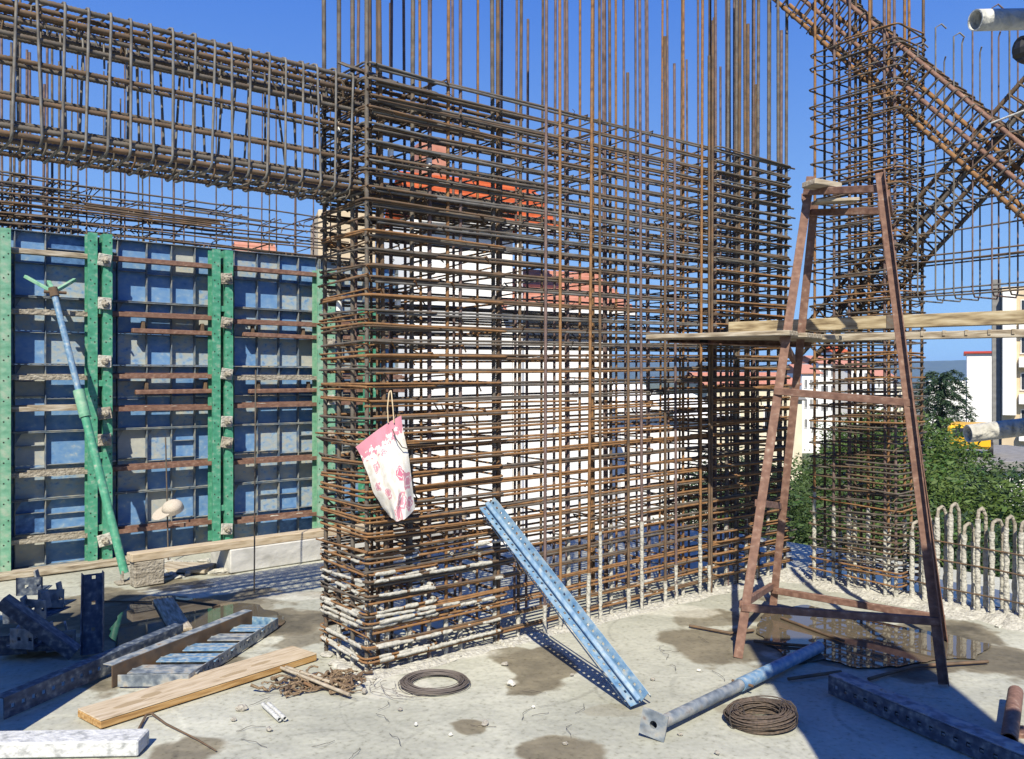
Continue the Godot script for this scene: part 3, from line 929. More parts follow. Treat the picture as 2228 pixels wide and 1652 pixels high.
func make_right_column():
	var t := thing("rebar_column_cage", "tall rebar column cage with loose hoops behind the rusty trestle", "rebar cage", g(3.66, 0, .30), GB)
	var bar_ := ribbed(5.2, .0105, .013, 6)
	for e in [[0, .02], [0, .18], [.0, .30], [.0, .45], [.0, .58], [.0, .66], [.36, .02], [.36, .2], [.36, .42], [.36, .66], [.18, .0], [.18, .68], [.09, .3], [.36, .1], [.36, .3], [.36, .54], [.2, .2], [.2, .5]]:
		var o := inst("vertical_bar", bar_, pick([M.rust_mauve, M.rust_brown, M.rust_mauve, M.rust_orange]), t, Transform3D(Basis.from_euler(Vector3(rf(-.004, .004), rf(0, 6), rf(-.004, .004))), Vector3(e[0] + .012, 0, e[1])))
		coat(o, Vector3.ZERO, Vector3(0, rf(.2, .7), 0), .0115)
	var y := .12
	var i := 0
	while y < 4.1:
		var j := rf(-.02, .02)
		bent_rod(t, "hoop", loop_pts([Vector3(-.012, y + j, -.02), Vector3(.385, y - j, -.02), Vector3(.385, y + j * .5, .70), Vector3(-.012, y + rf(-.03, .03), .70)], .035, .008), .0068, pick([M.rust_grey, M.rust_brown, M.rust_grey, M.rust_orange]), true)
		bent_rod(t, "hoop", loop_pts([Vector3(-.016, y + .02, .16), Vector3(.385, y + .02, .16), Vector3(.385, y + .02 + j, .5), Vector3(-.016, y + .025, .5)], .03, .01), .0062, pick([M.rust_grey, M.rust_brown]), true)
		bent_rod(t, "hoop", loop_pts([Vector3(-.018, y + .04, .28), Vector3(.385, y + .045, .28), Vector3(.385, y + .04 + j, .69), Vector3(-.018, y + .04, .69)], .03, .01), .0062, pick([M.rust_grey, M.rust_brown, M.rust_orange]), true)
		if R.randf() < .7:
			bent_rod(t, "tie_bar", [Vector3(-.02, y - .02, .02), Vector3(.02, y + .005, .0), Vector3(.37, y + rf(-.04, .04), rf(.2, .68)), Vector3(.33, y + .04, .6)], .005, M.rust_grey)
		if R.randf() < .5:
			bent_rod(t, "tie_bar", [Vector3(-.03, y - .03, .66), Vector3(-.02, y, .68), Vector3(rf(.1, .3), y + rf(-.03, .03), .70), Vector3(.37, y, .66)], .005, M.rust_brown)
		y += rf(.075, .105) if y < 3.0 else rf(.09, .14)
		i += 1

func make_coupling():
	# the crossed diagonal cages of the coupling beam, then its thin stirrups
	for e in [[g(3.86, 4.72, .02), g(3.86, 2.16, 2.34), .30, .016, [M.rust_red, M.rust_orange, M.rust_red], "orange-rusty diagonal rebar cage crossing in front of the darker diagonal cage"],
			[g(3.92, 1.78, .14), g(3.92, 3.98, 2.44), .24, .0155, [M.rust_grey, M.rust_brown], "dark diagonal rebar cage rising out of the column cage behind the trestle"]]:
		var a: Vector3 = e[0]
		var b: Vector3 = e[1]
		var dir: Vector3 = (b - a).normalized()
		var bs := Basis(dir, (GB.x).cross(dir).normalized(), GB.x)
		var t := thing("rebar_diagonal_cage", e[5], "rebar cage", a, bs)
		var len_ := (b - a).length()
		var w: float = e[2] * .5
		var dp := .13
		var bar_ := ribbed(len_, e[3], .016, 7)
		var lay := Basis(Vector3.FORWARD, PI / 2)
		for q in [[-w, -dp], [-w, dp], [w, -dp], [w, dp], [0.02, -dp], [-.01, dp]]:
			inst("long_bar", bar_, pick(e[4]), t, Transform3D(lay * Basis.from_euler(Vector3(rf(-.004, .004), rf(0, 6), rf(-.004, .004))), Vector3(rf(-.06, 0), q[0], q[1])))
		var x := .08
		while x < len_:
			bent_rod(t, "stirrup", loop_pts([Vector3(x, -w - .016, -dp - .016), Vector3(x + rf(-.02, .02), w + .016, -dp - .016), Vector3(x, w + .016, dp + .016), Vector3(x, -w - .016, dp + .016)], .025, .008), .0072, pick([M.rust_grey, M.rust_brown]), true)
			if R.randf() < .5:
				bent_rod(t, "hook_end", [Vector3(x, w, -dp), Vector3(x + .02, w + .03, -dp - .02), Vector3(x + .03, w - .02, -dp - .04)], .005, M.rust_grey)
			x += .082
	var t := thing("rebar_stirrup_set", "thin hooked stirrups with level rods hung around the crossed diagonal cages", "rebar mesh", g(3.74, 2.1, 1.02), GB)
	var z := .06
	while z < 1.5:
		var top := rf(1.78, 1.92)
		bent_rod(t, "stirrup", [Vector3(.05, top - .03, z + .05), Vector3(.02, top, z + .03), Vector3(0, top - .02, z), Vector3(0, .04, z), Vector3(.03, 0.0, z), Vector3(.30, 0.0, z + .03), Vector3(.33, .04, z + .03), Vector3(.33, top - .06, z + .03), Vector3(.31, top - .03, z + .05)], .0058, pick([M.rust_steel, M.rust_mauve, M.rust_grey]), false, 5)
		z += rf(.10, .125)
	for x in [.008, .325]:
		for y in [.02, .06, .27, .3, .47, .66, .84, .93, 1.03]:
			if x > .1 and R.randf() < .3: continue
			var y2: float = y + rf(-.01, .01)
			rod(t, "level_rod", Vector3(x, y2, -.75 if R.randf() < .6 else -.05), Vector3(x, y2 + rf(-.01, .02), 1.55), .0062, pick([M.rust_grey, M.rust_steel, M.rust_brown]), .006, 4)
	rod(t, "level_rod", Vector3(-.02, 1.12, .55), Vector3(-.06, 1.28, 1.55), .007, M.tube_grey, .003, 3)

func make_starters():
	# hooped starter bars coated in cement, at the right-hand edge
	for k in 12:
		var z := 1.04 + k * .088
		var h := rf(.58, .72) if k > 1 else rf(.5, .6)
		var t := thing("starter_bar", "cement-coated hooped starter bar standing in the slab kerb beside the trestle", "rebar", g(3.74, 0, z), GB, "hooped starter bars in the kerb")
		var wd := rf(.07, .12)
		var pts := [Vector3(0, -.01, 0), Vector3(0, h - .06, .0), Vector3(.015, h - .015, .0), Vector3(.05, h, .01), Vector3(wd - .03, h - .005, .015), Vector3(wd, h - .05, .02), Vector3(wd + rf(-.01, .02), -.01, .02)]
		bent_rod(t, "hooped_bar", pts, .012, M.cement_dark, false, 7)
		coat(t, Vector3(0, .0, 0), Vector3(0, h - .07, 0), .0138)
		coat(t, Vector3(wd, .0, .02), Vector3(wd, rf(.35, .52), .02), .0138)
	for y in [.30, .43, .12]:
		var mb := MB.new()
		mb.tube(bent(g(3.72, y + .04, .55), g(3.72, y - .01, 2.3), .006, 5), .0055, 6)
		single(mb, "tie_rod", M.rust_brown, "thin level rod tied across the hooped starter bars, %s" % {.30: "middle one", .43: "topmost", .12: "lowest"}[y], "rebar", "level rods on the starter bars")
	# rough kerb of set concrete they stand in
	var mb := MB.new()
	mb = ridge(.0, 2.6, .24, .055, 62, false)
	for k in 40:
		mb.lump(Vector3(rf(-.26, .26), -.002, rf(.0, 2.5)), Vector3(rf(.012, .035), rf(.008, .02), rf(.012, .035)), .3, R)
	struct(mb, "kerb", M.cement, Transform3D(GB, g(3.78, 0, 0)))

# ------------------------------------------------------------------ formwork
const FZ := -3.9

func make_panel(w: float, h: float, ribs: Array, face: Material) -> Node3D:
	var t := Node3D.new()
	for e in [[Vector3(w * .5, .004, .028), Vector3(w, .007, .058)], [Vector3(w * .5, h - .004, .028), Vector3(w, .007, .058)], [Vector3(.004, h * .5, .028), Vector3(.007, h - .016, .058)], [Vector3(w - .004, h * .5, .028), Vector3(.007, h - .016, .058)]]:
		var f := MB.new()
		f.box(e[0], e[1], Basis(), .001)
		part(f, "frame_bar", M.blue_rib, t)
	var xs := [.008]
	for x in ribs:
		var f := MB.new()
		f.box(Vector3(x, h * .5, .026), Vector3(.006, h - .02, .048), Basis(), .001)
		part(f, "rib", M.blue_rib, t)
		xs.append(x)
	xs.append(w - .008)
	for i in xs.size() - 1:
		var f := MB.new()
		f.box(Vector3((xs[i] + xs[i + 1]) * .5, h * rf(.46, .54), .022), Vector3(xs[i + 1] - xs[i] - .008, .006, .04), Basis(), .001)
		part(f, "rib", M.blue_rib, t)
		for half in 2:      # the skin, plate by plate between the ribs
			var sk := MB.new()
			sk.box(Vector3((xs[i] + xs[i + 1]) * .5, h * (.25 + .5 * half), -.003), Vector3(xs[i + 1] - xs[i], h * .5 - .002, .005))
			part(sk, "face_plate", face if R.randf() < .35 else M["blue_panel_%d" % [0, 1, 0, 1, 2, 0, 0, 1][R.randi() % 8]], t)
		if R.randf() < .3:
			var f2 := MB.new()
			f2.box(Vector3((xs[i] + xs[i + 1]) * .5, h * rf(.74, .8), .018), Vector3(xs[i + 1] - xs[i] - .008, .006, .03), Basis(), .001)
			part(f2, "rib", M.blue_rib, t)
		# gusset in the upper corner
		if R.randf() < .5:
			var gs := MB.new()
			gs.prism(PackedVector2Array([Vector2(xs[i] + .006, h - .01), Vector2(xs[i] + .006, h - .09), Vector2(xs[i] + .05, h - .01)]), .02, .026)
			part(gs, "gusset", M.blue_rib, t)
	return t

func make_soldier(called_label: String, x: float, h0: float, h1: float, m: Material, plates: Array, far := false):
	var t := thing("formwork_post", called_label, "formwork post", g(x, h0, FZ + .085), GB, "green steel posts of the formwork")
	var h := h1 - h0
	# two channels back to back with a gap
	for s in [-1.0, 1.0]:
		var x0: float = s * .022
		var x1: float = s * .093
		var poly := PackedVector2Array([Vector2(x0, 0), Vector2(x0, .125), Vector2(x1, .125), Vector2(x1, .119), Vector2(x0 + s * .007, .119), Vector2(x0 + s * .007, .006), Vector2(x1, .006), Vector2(x1, 0)])
		var mb := MB.new()
		mb.prism(poly, 0, h, Transform3D(Basis(Vector3(1, 0, 0), Vector3(0, 0, 1), Vector3(0, 1, 0)), Vector3.ZERO))
		# lip along the open edge
		mb.box(Vector3(x1 - s * .002, h * .5, .112), Vector3(.004, h - .004, .02))
		var ch := part(mb, "channel", m, t)
		if far: continue
		# near-black discs on the face, painting in the shade of bolt holes
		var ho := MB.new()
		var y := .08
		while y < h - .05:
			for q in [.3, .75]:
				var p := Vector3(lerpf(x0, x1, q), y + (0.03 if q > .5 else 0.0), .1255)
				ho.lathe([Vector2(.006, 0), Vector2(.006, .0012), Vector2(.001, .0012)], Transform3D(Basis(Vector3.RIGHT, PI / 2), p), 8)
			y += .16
		part(ho, "dark_hole_discs", M.hole_shade, ch)
	for y in [.3, .9, 1.5, 2.1]:
		if y < h:
			var mb := MB.new()
			mb.box(Vector3(0, y, .06), Vector3(.042, .05, .1))
			part(mb, "spacer", m, t)
	for y in plates:
		var mb := MB.new()
		var bs := Basis(Vector3.FORWARD, rf(-.2, .2)) * Basis(Vector3.RIGHT, rf(-.15, .15))
		mb.box(Vector3(.03, y - h0, .138), Vector3(.105, .10, .014), bs, .004)
		var p := part(mb, "tie_plate", pick([M.cement, M.cement_dark, M.cement]), t)
		var nb := MB.new()
		nb.lump(Vector3(.03, y - h0, .155), Vector3(.032, .028, .026), .25, R)
		nb.tube([Vector3(.03, y - h0, .15), Vector3(.03 + rf(-.01, .01), y - h0 - .01, .215)], .009, 6)
		part(nb, "tie_nut", M.cement_dark, p)
	return t

func make_formwork():
	var bays := [[-1.95, -1.175, [.28, .56], "past the outermost post"], [-1.165, -.435, [.14, .36], "between outermost and braced posts"], [-.425, .589, [.17, .41, .62, .825], "between braced and middle posts"], [.599, 1.61, [.16, .385, .6, .8], "between middle and cage-side posts"], [1.62, 2.52, [.25, .5], "behind the wall cage"]]
	var rows := ["lowest row", "second row up", "middle row", "fourth row up", "top row"]
	var skins := [[2, 1, 1, 0, 1], [1, 3, 2, 3, 1], [1, 2, 1, 2, 1], [3, 1, 2, 1, 1], [1, 2, 3, 1, 0]]
	for b in bays.size():
		var e = bays[b]
		var w: float = e[1] - e[0]
		for r in 5:
			var h: float = .545
			var y := .03 + r * .548
			var tp := make_panel(w, h if r < 4 else .53, e[2], M["blue_panel_%d" % [1, 0, 3, 0][(skins[b][r] + b) % 4]])
			tp.name = numbered("steel_formwork")
			add_child(tp)
			tp.transform = Transform3D(GB, g(e[0], y, FZ))
			tag(tp, "stained blue steel form, %s, %s" % [rows[r], e[3]], "formwork", "blue steel forms")
		# walers laid across the panels
		for q in [[.235, 1], [.775, 0], [1.29, 1], [1.55, 1], [2.08, 0], [2.56, 1]]:
			var mt: Material = pick([M.rust_red, M.rust_red, M.rust_red, M.cement_dark]) if b > 1 else pick([M.timber_grey, M.cement_dark])
			var t := thing("steel_waler", "%s waler bar at %s, %s" % ["cement-splashed" if b < 2 else "rust-red", {.235: "the foot", .775: "knee height", 1.29: "waist height", 1.55: "chest height", 2.08: "head height", 2.56: "the top"}[q[0]], e[3]], "waler", g(e[0] - .06, q[0] + rf(-.015, .015), FZ + .062), GB * Basis(Vector3.BACK, rf(-.006, .006)), "level walers of the formwork")
			var mb := MB.new()
			var L := w + .1
			# an angle: upright leg against the ribs, level leg towards the room
			mb.box(Vector3(L * .5, .02, .004), Vector3(L, .045, .006), Basis(), .001)
			part(mb, "upright_leg", mt, t)
			mb = MB.new()
			mb.box(Vector3(L * .5, -.004, .038), Vector3(L, .006, .072), Basis(), .001)
			part(mb, "level_leg", mt, t)
			mb = MB.new()
			mb.box(Vector3(L * .5, .012, .075), Vector3(L, .038, .005), Basis(), .001)
			part(mb, "lip", mt, t)
			if q[1] == 1 and R.randf() < .75:
				# blobs of set cement on top
				var cb := MB.new()
				for k in 7:
					cb.lump(Vector3(rf(.05, L - .05), .012, rf(.02, .06)), Vector3(rf(.03, .09), rf(.008, .02), .02), .3, R)
				part(cb, "cement_splash", M.cement, t)
			if q[0] > 1.4 and q[0] < 2.2 and b > 1:
				var t2 := thing("steel_waler", "short rust-red bar hung under the %s waler, %s" % ["chest-height" if q[0] < 1.9 else "head-height", e[3]], "waler", g(e[0] + rf(.2, .3), q[0] - .13, FZ + .062), GB * Basis(Vector3.BACK, rf(-.012, .012)), "level walers of the formwork")
				mb = MB.new()
				mb.box(Vector3(w * .4, .02, .03), Vector3(w * .78, .04, .055), Basis(), .004)
				part(mb, "square_tube", M.rust_red, t2)
				mb = MB.new()
				mb.box(Vector3(.1, .06, .03), Vector3(.03, .09, .04), Basis(), .004)
				part(mb, "hanger", M.rust_brown, t2)
				mb = MB.new()
				mb.box(Vector3(w * .6, .06, .03), Vector3(.03, .09, .04), Basis(), .004)
				part(mb, "hanger", M.rust_brown, t2)
	make_soldier("faded green steel formwork post, the outermost one", -1.17, .02, 2.73, M.green_pale, [])
	make_soldier("green steel formwork post with five tie plates, next to the slanting brace", -.43, .02, 2.76, M.green_paint, [.22, 1.05, 1.27, 1.70, 2.18, 2.54])
	make_soldier("bright green steel formwork post, the middle one, with six tie plates", .594, .09, 2.72, M.green_paint, [.20, .98, 1.17, 1.60, 2.06, 2.46])
	make_soldier("pale green steel formwork post beside the wall cage", 1.615, .09, 2.62, M.green_pale, [.5, 1.0, 1.35, 1.9, 2.4])
	make_soldier("green steel formwork post seen through the wall cage", 2.12, .05, 2.3, M.green_paint, [1.2, .7], true)

	# slanting push-pull brace
	var foot := spot(276, 1268)
	var head := g(gx(112, FZ + .3), 2.31, FZ + .3)
	var t := thing("formwork_brace", "slanting tubular brace, blue above and green below, with a forked head", "brace", foot)
	var dv := head - foot
	var mb := MB.new()
	mb.tube([dv * .03, dv * .62], .032, 14)
	part(mb, "outer_tube", M.green_paint, t)
	mb = MB.new()
	mb.tube([dv * .60, dv * .97], .0245, 14)
	part(mb, "inner_tube", M.blue_paint, t)
	mb = MB.new()
	mb.tube([dv * .545, dv * .635], .042, 14)
	part(mb, "collar", M.green_pale, t)
	mb = MB.new()
	mb.tube([dv * .955, dv * .985], .034, 12)
	mb.tube([dv * .97 - GB.x * .07, dv * .97 + GB.x * .09], .012, 8)
	part(mb, "pin_head", M.rust_brown, t)
	for s in [-.17, 0.0, .19]:
		mb = MB.new()
		mb.bar(dv * .97, dv * .97 + GB * Vector3(s, .13 if s != 0.0 else .1, -.19 if s != 0.0 else -.2), .026, .03, .003)
		part(mb, "fork_arm", M.green_pale, t)
	mb = MB.new()
	mb.box(Vector3(0, .006, 0), Vector3(.16, .012, .12), GB, .002)
	mb.box(GB * Vector3(-.035, .05, 0), Vector3(.008, .09, .07), GB)
	mb.box(GB * Vector3(.035, .05, 0), Vector3(.008, .09, .07), GB)
	part(mb, "foot_plate", M.cement_dark, t)

	# plank along the formwork's foot, kerb and timber at the right
	mb = MB.new()
	mb.box(Vector3(.75, .03, 0), Vector3(1.65, .055, .11), Basis(), .006)
	single(mb, "timber_plank", M.timber_grey, "weathered cement-splashed timber lying along the foot of the outermost form panels", "plank", "", Transform3D(GB * Basis(Vector3.UP, .03), g(-1.5, 0, FZ + .25)))
	var ka := spot(501, 1249)
	var kd := (spot(683, 1221) - ka); kd.y = 0
	var kbs := upright(kd)
	mb = MB.new()
	mb.box(Vector3(1.2, .095, -.2), Vector3(2.4, .19, .4), Basis(), .008)
	single(mb, "concrete_upstand", M.kerb_white, "smooth white concrete upstand under a pale timber, beside the wall cage", "upstand", "", Transform3D(kbs, ka))
	mb = MB.new()
	mb.box(Vector3(.85, .222, -.07), Vector3(3.2, .062, .12), Basis(), .005)
	single(mb, "timber_plank", M.timber, "long pale timber resting on the white concrete upstand", "plank", "", Transform3D(kbs, ka))
	mb = MB.new()
	mb.box(Vector3(-.62, .095, -.07), Vector3(.22, .19, .12), Basis(), .008)
	single(mb, "concrete_block", M.cement_dark, "rough grey block propping the free end of the pale timber", "block", "", Transform3D(kbs, ka))
	# rubble and a broken plank at the brace's foot
	var bp := spot(405, 1243)
	mb = MB.new()
	mb.box(Vector3(0, .03, 0), Vector3(.42, .03, .2), Basis(Vector3.UP, .2) * Basis(Vector3.RIGHT, .08), .004)
	single(mb, "broken_plank", M.timber_grey, "broken plank with a caked end on the rubble by the brace's foot", "plank", "", Transform3D(Basis(Vector3.UP, -.35), bp))
	mb = MB.new()
	for k in 40:
		var p := spot(rf(300, 480), rf(1222, 1262))
		mb.lump(p + Vector3(0, .004, 0), Vector3(rf(.02, .09), rf(.01, .035), rf(.02, .07)), .35, R)
	var rb = single(mb, "rubble", M.cement, "pale crumbs of set concrete heaped around the brace's foot", "rubble")
	rb.set_meta("kind", "stuff")
	# thin upright rods in front, with a cap hung on one
	var r1 := spot(366, 1224)
	mb = MB.new()
	mb.tube([r1, r1 + Vector3(-.012, .6, 0), r1 + Vector3(-.02, 1.06, .01)], .0062, 6)
	single(mb, "thin_rod", M.rust_grey, "thin upright steel rod with a white cap hung on it", "rod")
	var r2 := spot(553, 1290)
	mb = MB.new()
	mb.tube([r2, r2 + Vector3(.005, .9, 0), r2 + Vector3(.012, 1.62, .005)], .0055, 6)
	single(mb, "thin_rod", M.rust_grey, "thin bare upright steel rod in front of the white upstand", "rod")
	var cp := r1 + Vector3(-.012, .45, .01)
	var ct := thing("baseball_cap", "dirty white peaked cap hung on a thin upright rod", "cap", cp, Basis(Vector3.FORWARD, -.32) * Basis(Vector3.UP, .35) * Basis(Vector3.RIGHT, .5))
	mb = MB.new()
	var dome := []
	for k in 9:
		var a := k / 8.0 * PI * .5
		dome.append(Vector2(.086 * pow(cos(a), .8), .06 * sin(a)))
	mb.lathe(dome, Transform3D(Basis(Vector3.RIGHT, .15).scaled(Vector3(1, 1, .8)), Vector3(.05, 0, 0)), 18)
	mb.lathe([Vector2(.086, 0), Vector2(.088, -.032)], Transform3D(Basis(Vector3.RIGHT, .15).scaled(Vector3(1, 1, .8)), Vector3(.05, 0, 0)), 18)
	part(mb, "crown", M.cap_cloth, ct)
	mb = MB.new()
	for k in 8:
		var a0 := PI * .62 + k * PI * .76 / 8
		var a1 := PI * .62 + (k + 1) * PI * .76 / 8
		var o := Vector3(.05, 0, 0)
		var p0 := o + Vector3(cos(a0), 0, sin(a0)) * .09
		var p1 := o + Vector3(cos(a1), 0, sin(a1)) * .09
		var w0 := .085 * sin((k) / 8.0 * PI) + .004
		var w1 := .085 * sin((k + 1) / 8.0 * PI) + .004
		var q0 := p0 + Vector3(cos(a0), -.35, sin(a0)) * w0
		var q1 := p1 + Vector3(cos(a1), -.35, sin(a1)) * w1
		mb.quad(p0, p1, q1, q0, Vector3.UP)
		mb.quad(p0 + Vector3(0, -.004, 0), p1 + Vector3(0, -.004, 0), q1 + Vector3(0, -.004, 0), q0 + Vector3(0, -.004, 0), Vector3.DOWN)
		mb.face(q0, q1, q1 + Vector3(0, -.004, 0), q0 + Vector3(0, -.004, 0), o)
	part(mb, "peak", M.cap_cloth, ct)

# ------------------------------------------------------------------ trestle, planks, props
func angle_iron(mb: MB, a: Vector3, b: Vector3, w: float, inward: Vector3):
	var t := (b - a).normalized()
	var s := (inward - t * inward.dot(t)).normalized()
	var u := t.cross(s)
	var bs := Basis(t, u, s)
	var L := (b - a).length()
	mb.box((a + b) * .5 + s * w * .5, Vector3(L, .006, w), bs, .0015)
	mb.box((a + b) * .5 + u * (w * .5 - .003) , Vector3(L, w, .006), bs, .0015)

func make_trestle():
	var fl := spot(1597, 1430)
	var fr := spot(2064, 1490)
	var rl := spot(1675, 1318)
	var rr := spot(2062, 1395)
	var tl := at(1756, 384, 5.28)
	var tr_ := at(1924, 374, 4.72)
	var back := (rl + rr - fl - fr).normalized() * .20
	var o := fl
	var t := thing("trestle", "tall rusty A-frame steel trestle standing over the wet slab", "trestle", o)
	var side := (fr - fl).normalized()
	for e in [[fl, tl, side, "leg"], [fr, tr_ , -side, "leg"], [rl, tl + back - Vector3(0, .12, 0), side, "leg"], [rr, tr_ + back - Vector3(0, .12, 0), -side, "leg"]]:
		var mb := MB.new()
		angle_iron(mb, e[0] - o, e[1] - o, .047, e[2])
		part(mb, e[3], M.rust_red, t)
	var lf := func(a: Vector3, b: Vector3, k: float): return a.lerp(b, k) - o
	for e in [[lf.call(fl, tl, .095), lf.call(fr, tr_, .115)], [lf.call(fl, tl, .53), lf.call(fr, tr_, .53)], [lf.call(fl, tl, .965), lf.call(fr, tr_, .965)],
			[lf.call(rl, tl + back, .04), lf.call(rr, tr_ + back, .05)], [lf.call(rl, tl + back, .935), lf.call(rr, tr_ + back, .935)],
			[lf.call(fl, tl, .10), lf.call(rl, tl + back, .05)], [lf.call(fl, tl, .955), lf.call(rl, tl + back, .93)], [lf.call(fr, tr_, .955), lf.call(rr, tr_ + back, .93)], [lf.call(fl, tl, .30), lf.call(rl, tl + back, .25)], [lf.call(fl, tl, .64), lf.call(rl, tl + back, .60)]]:
		var mb := MB.new()
		mb.bar(e[0], e[1], .042, .03, .003)
		part(mb, "rung", M.rust_red, t)
	# scraps of board left on top
	var top := tl.lerp(tr_, .24)
	var mb := MB.new()
	mb.box(Vector3(0, .045, .02), Vector3(.19, .035, .13), Basis(Vector3.UP, .3) * Basis(Vector3.FORWARD, .08), .005)
	single(mb, "board_scrap", M.timber_grey, "short splintered board lying on top of the trestle's front rail", "board", "", Transform3D(Basis(), top + Vector3(-.02, -.11, 0)))
	mb = MB.new()
	mb.box(Vector3(.11, -.02, -.12), Vector3(.24, .02, .26), Basis(Vector3.UP, -.2) * Basis(Vector3.RIGHT, .12), .003)
	single(mb, "board_scrap", M.timber_grey, "thin flat board bridging the trestle's two top rails", "board", "", Transform3D(Basis(), top + Vector3(0, -.11, 0)))

func make_scaffold():
	# timbers behind the trestle
	for e in [[at(1588, 714, 6.1), at(2290, 688, 4.92), .082, .06, M.timber_pale, "long pale sawn timber laid level behind the trestle, upper one"], [at(1690, 738, 6.25), at(2290, 724, 5.2), .05, .05, M.timber_grey, "notched narrow timber laid level behind the trestle, below the pale one"]]:
		var bs := upright(e[1] - e[0])
		var L: float = (e[1] - e[0]).length()
		var t := thing("scaffold_timber", e[5], "timber", e[0], bs, "level timbers behind the trestle")
		var mb := MB.new()
		mb.box(Vector3(L * .5, 0, 0), Vector3(L, e[2], e[3]), Basis(), .004)
		part(mb, "beam", e[4], t)
		if e[2] < .06:
			for k in 8:
				var nb := MB.new()
				nb.box(Vector3(L * .5 + k * .13, .012, 0), Vector3(.018, .035, .064), Basis(), .002)
				part(nb, "cleat", M.timber_grey, t)
		else:
			var nb := MB.new()
			nb.box(Vector3(L * .56, 0, 0), Vector3(.07, .088, .066), Basis(), .003)
			part(nb, "strap", M.rust_grey, t)
	# rusty channel and the boards of a small platform
	var a := at(1452, 737, 5.62)
	var b := at(1765, 748, 5.9)
	var bs := upright(b - a)
	var t := thing("steel_channel", "rusty red steel channel sticking out level from the platform in front of the wall cage", "channel", a, bs)
	var L := (b - a).length()
	var mb := MB.new()
	mb.box(Vector3(L * .5, 0, 0), Vector3(L, .055, .006))
	part(mb, "web", M.rust_red, t)
	for s in [-1.0, 1.0]:
		mb = MB.new()
		mb.box(Vector3(L * .5, s * .0265, .025), Vector3(L, .005, .05))
		part(mb, "flange", M.rust_red, t)
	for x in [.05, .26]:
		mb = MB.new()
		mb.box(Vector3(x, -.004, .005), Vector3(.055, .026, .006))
		part(mb, "dark_slot_patch", M.hole_shade, t)  # dark patch on the web, painting in a cut-out's shade
	var pd := (at(2290, 688, 4.92) - at(1588, 714, 6.1)); pd.y = 0
	var pb := upright(pd)
	for k in 6:
		mb = MB.new()
		mb.box(Vector3(.32, 0, 0), Vector3(rf(.72, .95), .03, .17), Basis(), .004)
		var p := at(1590, 742, 6.22) + pb * Vector3(rf(-.06, .05), -.005 + rf(-.004, .004), -.06 + k * .19)
		single(mb, "platform_board", M.timber_grey, "weathered platform board beside the wall cage, %s from the wall" % ["first", "second", "third", "fourth", "fifth", "sixth"][k], "board", "boards of the small platform", Transform3D(pb * Basis(Vector3.UP, rf(-.05, .05)), p))

func strap_channel(t: Node, L: float, w: float, m: Material, hole := .014, pitch := .042):
	# ridge in the middle and a perforated flange on each side, x along
	for s in [-1.0, 1.0]:
		var mb := MB.new()
		var bs := Basis(Vector3.RIGHT, s * .62)
		mb.strip_holes(L, w * .5, .004, pitch, hole, Transform3D(bs, Vector3(0, s * w * .25, -.012)))
		part(mb, "perforated_flange", m, t)
		mb = MB.new()
		mb.box(Vector3(L * .5, s * w * .5, -.052 ), Vector3(L, .004, .03))
		part(mb, "return_lip", m, t)
	var mb := MB.new()
	mb.box(Vector3(L * .5, 0, .008), Vector3(L, .026, .012), Basis(), .004)
	part(mb, "ridge", m, t)

func make_channel_prop():
	var foot := spot(1392, 1545)
	var head := g(.735, .80, .075)
	var dv := head - foot
	var x := dv.normalized()
	var z := (Vector3(-.1, .45, .9) - x * Vector3(-.1, .45, .9).dot(x)).normalized()
	var t := thing("perforated_channel", "blue perforated steel channel leaning from the slab against the wall cage", "steel channel", foot + Vector3(0, .045, 0), Basis(x, z.cross(x), z))
	strap_channel(t, dv.length(), .115, M.blue_paint)
	for k in [.36, .66]:
		var mb := MB.new()
		mb.box(Vector3(dv.length() * k, -.03, -.0125), Vector3(.012, .055, .003), Basis(Vector3.RIGHT, -.62))
		part(mb, "weld_seam", M.blue_grey_steel, t)

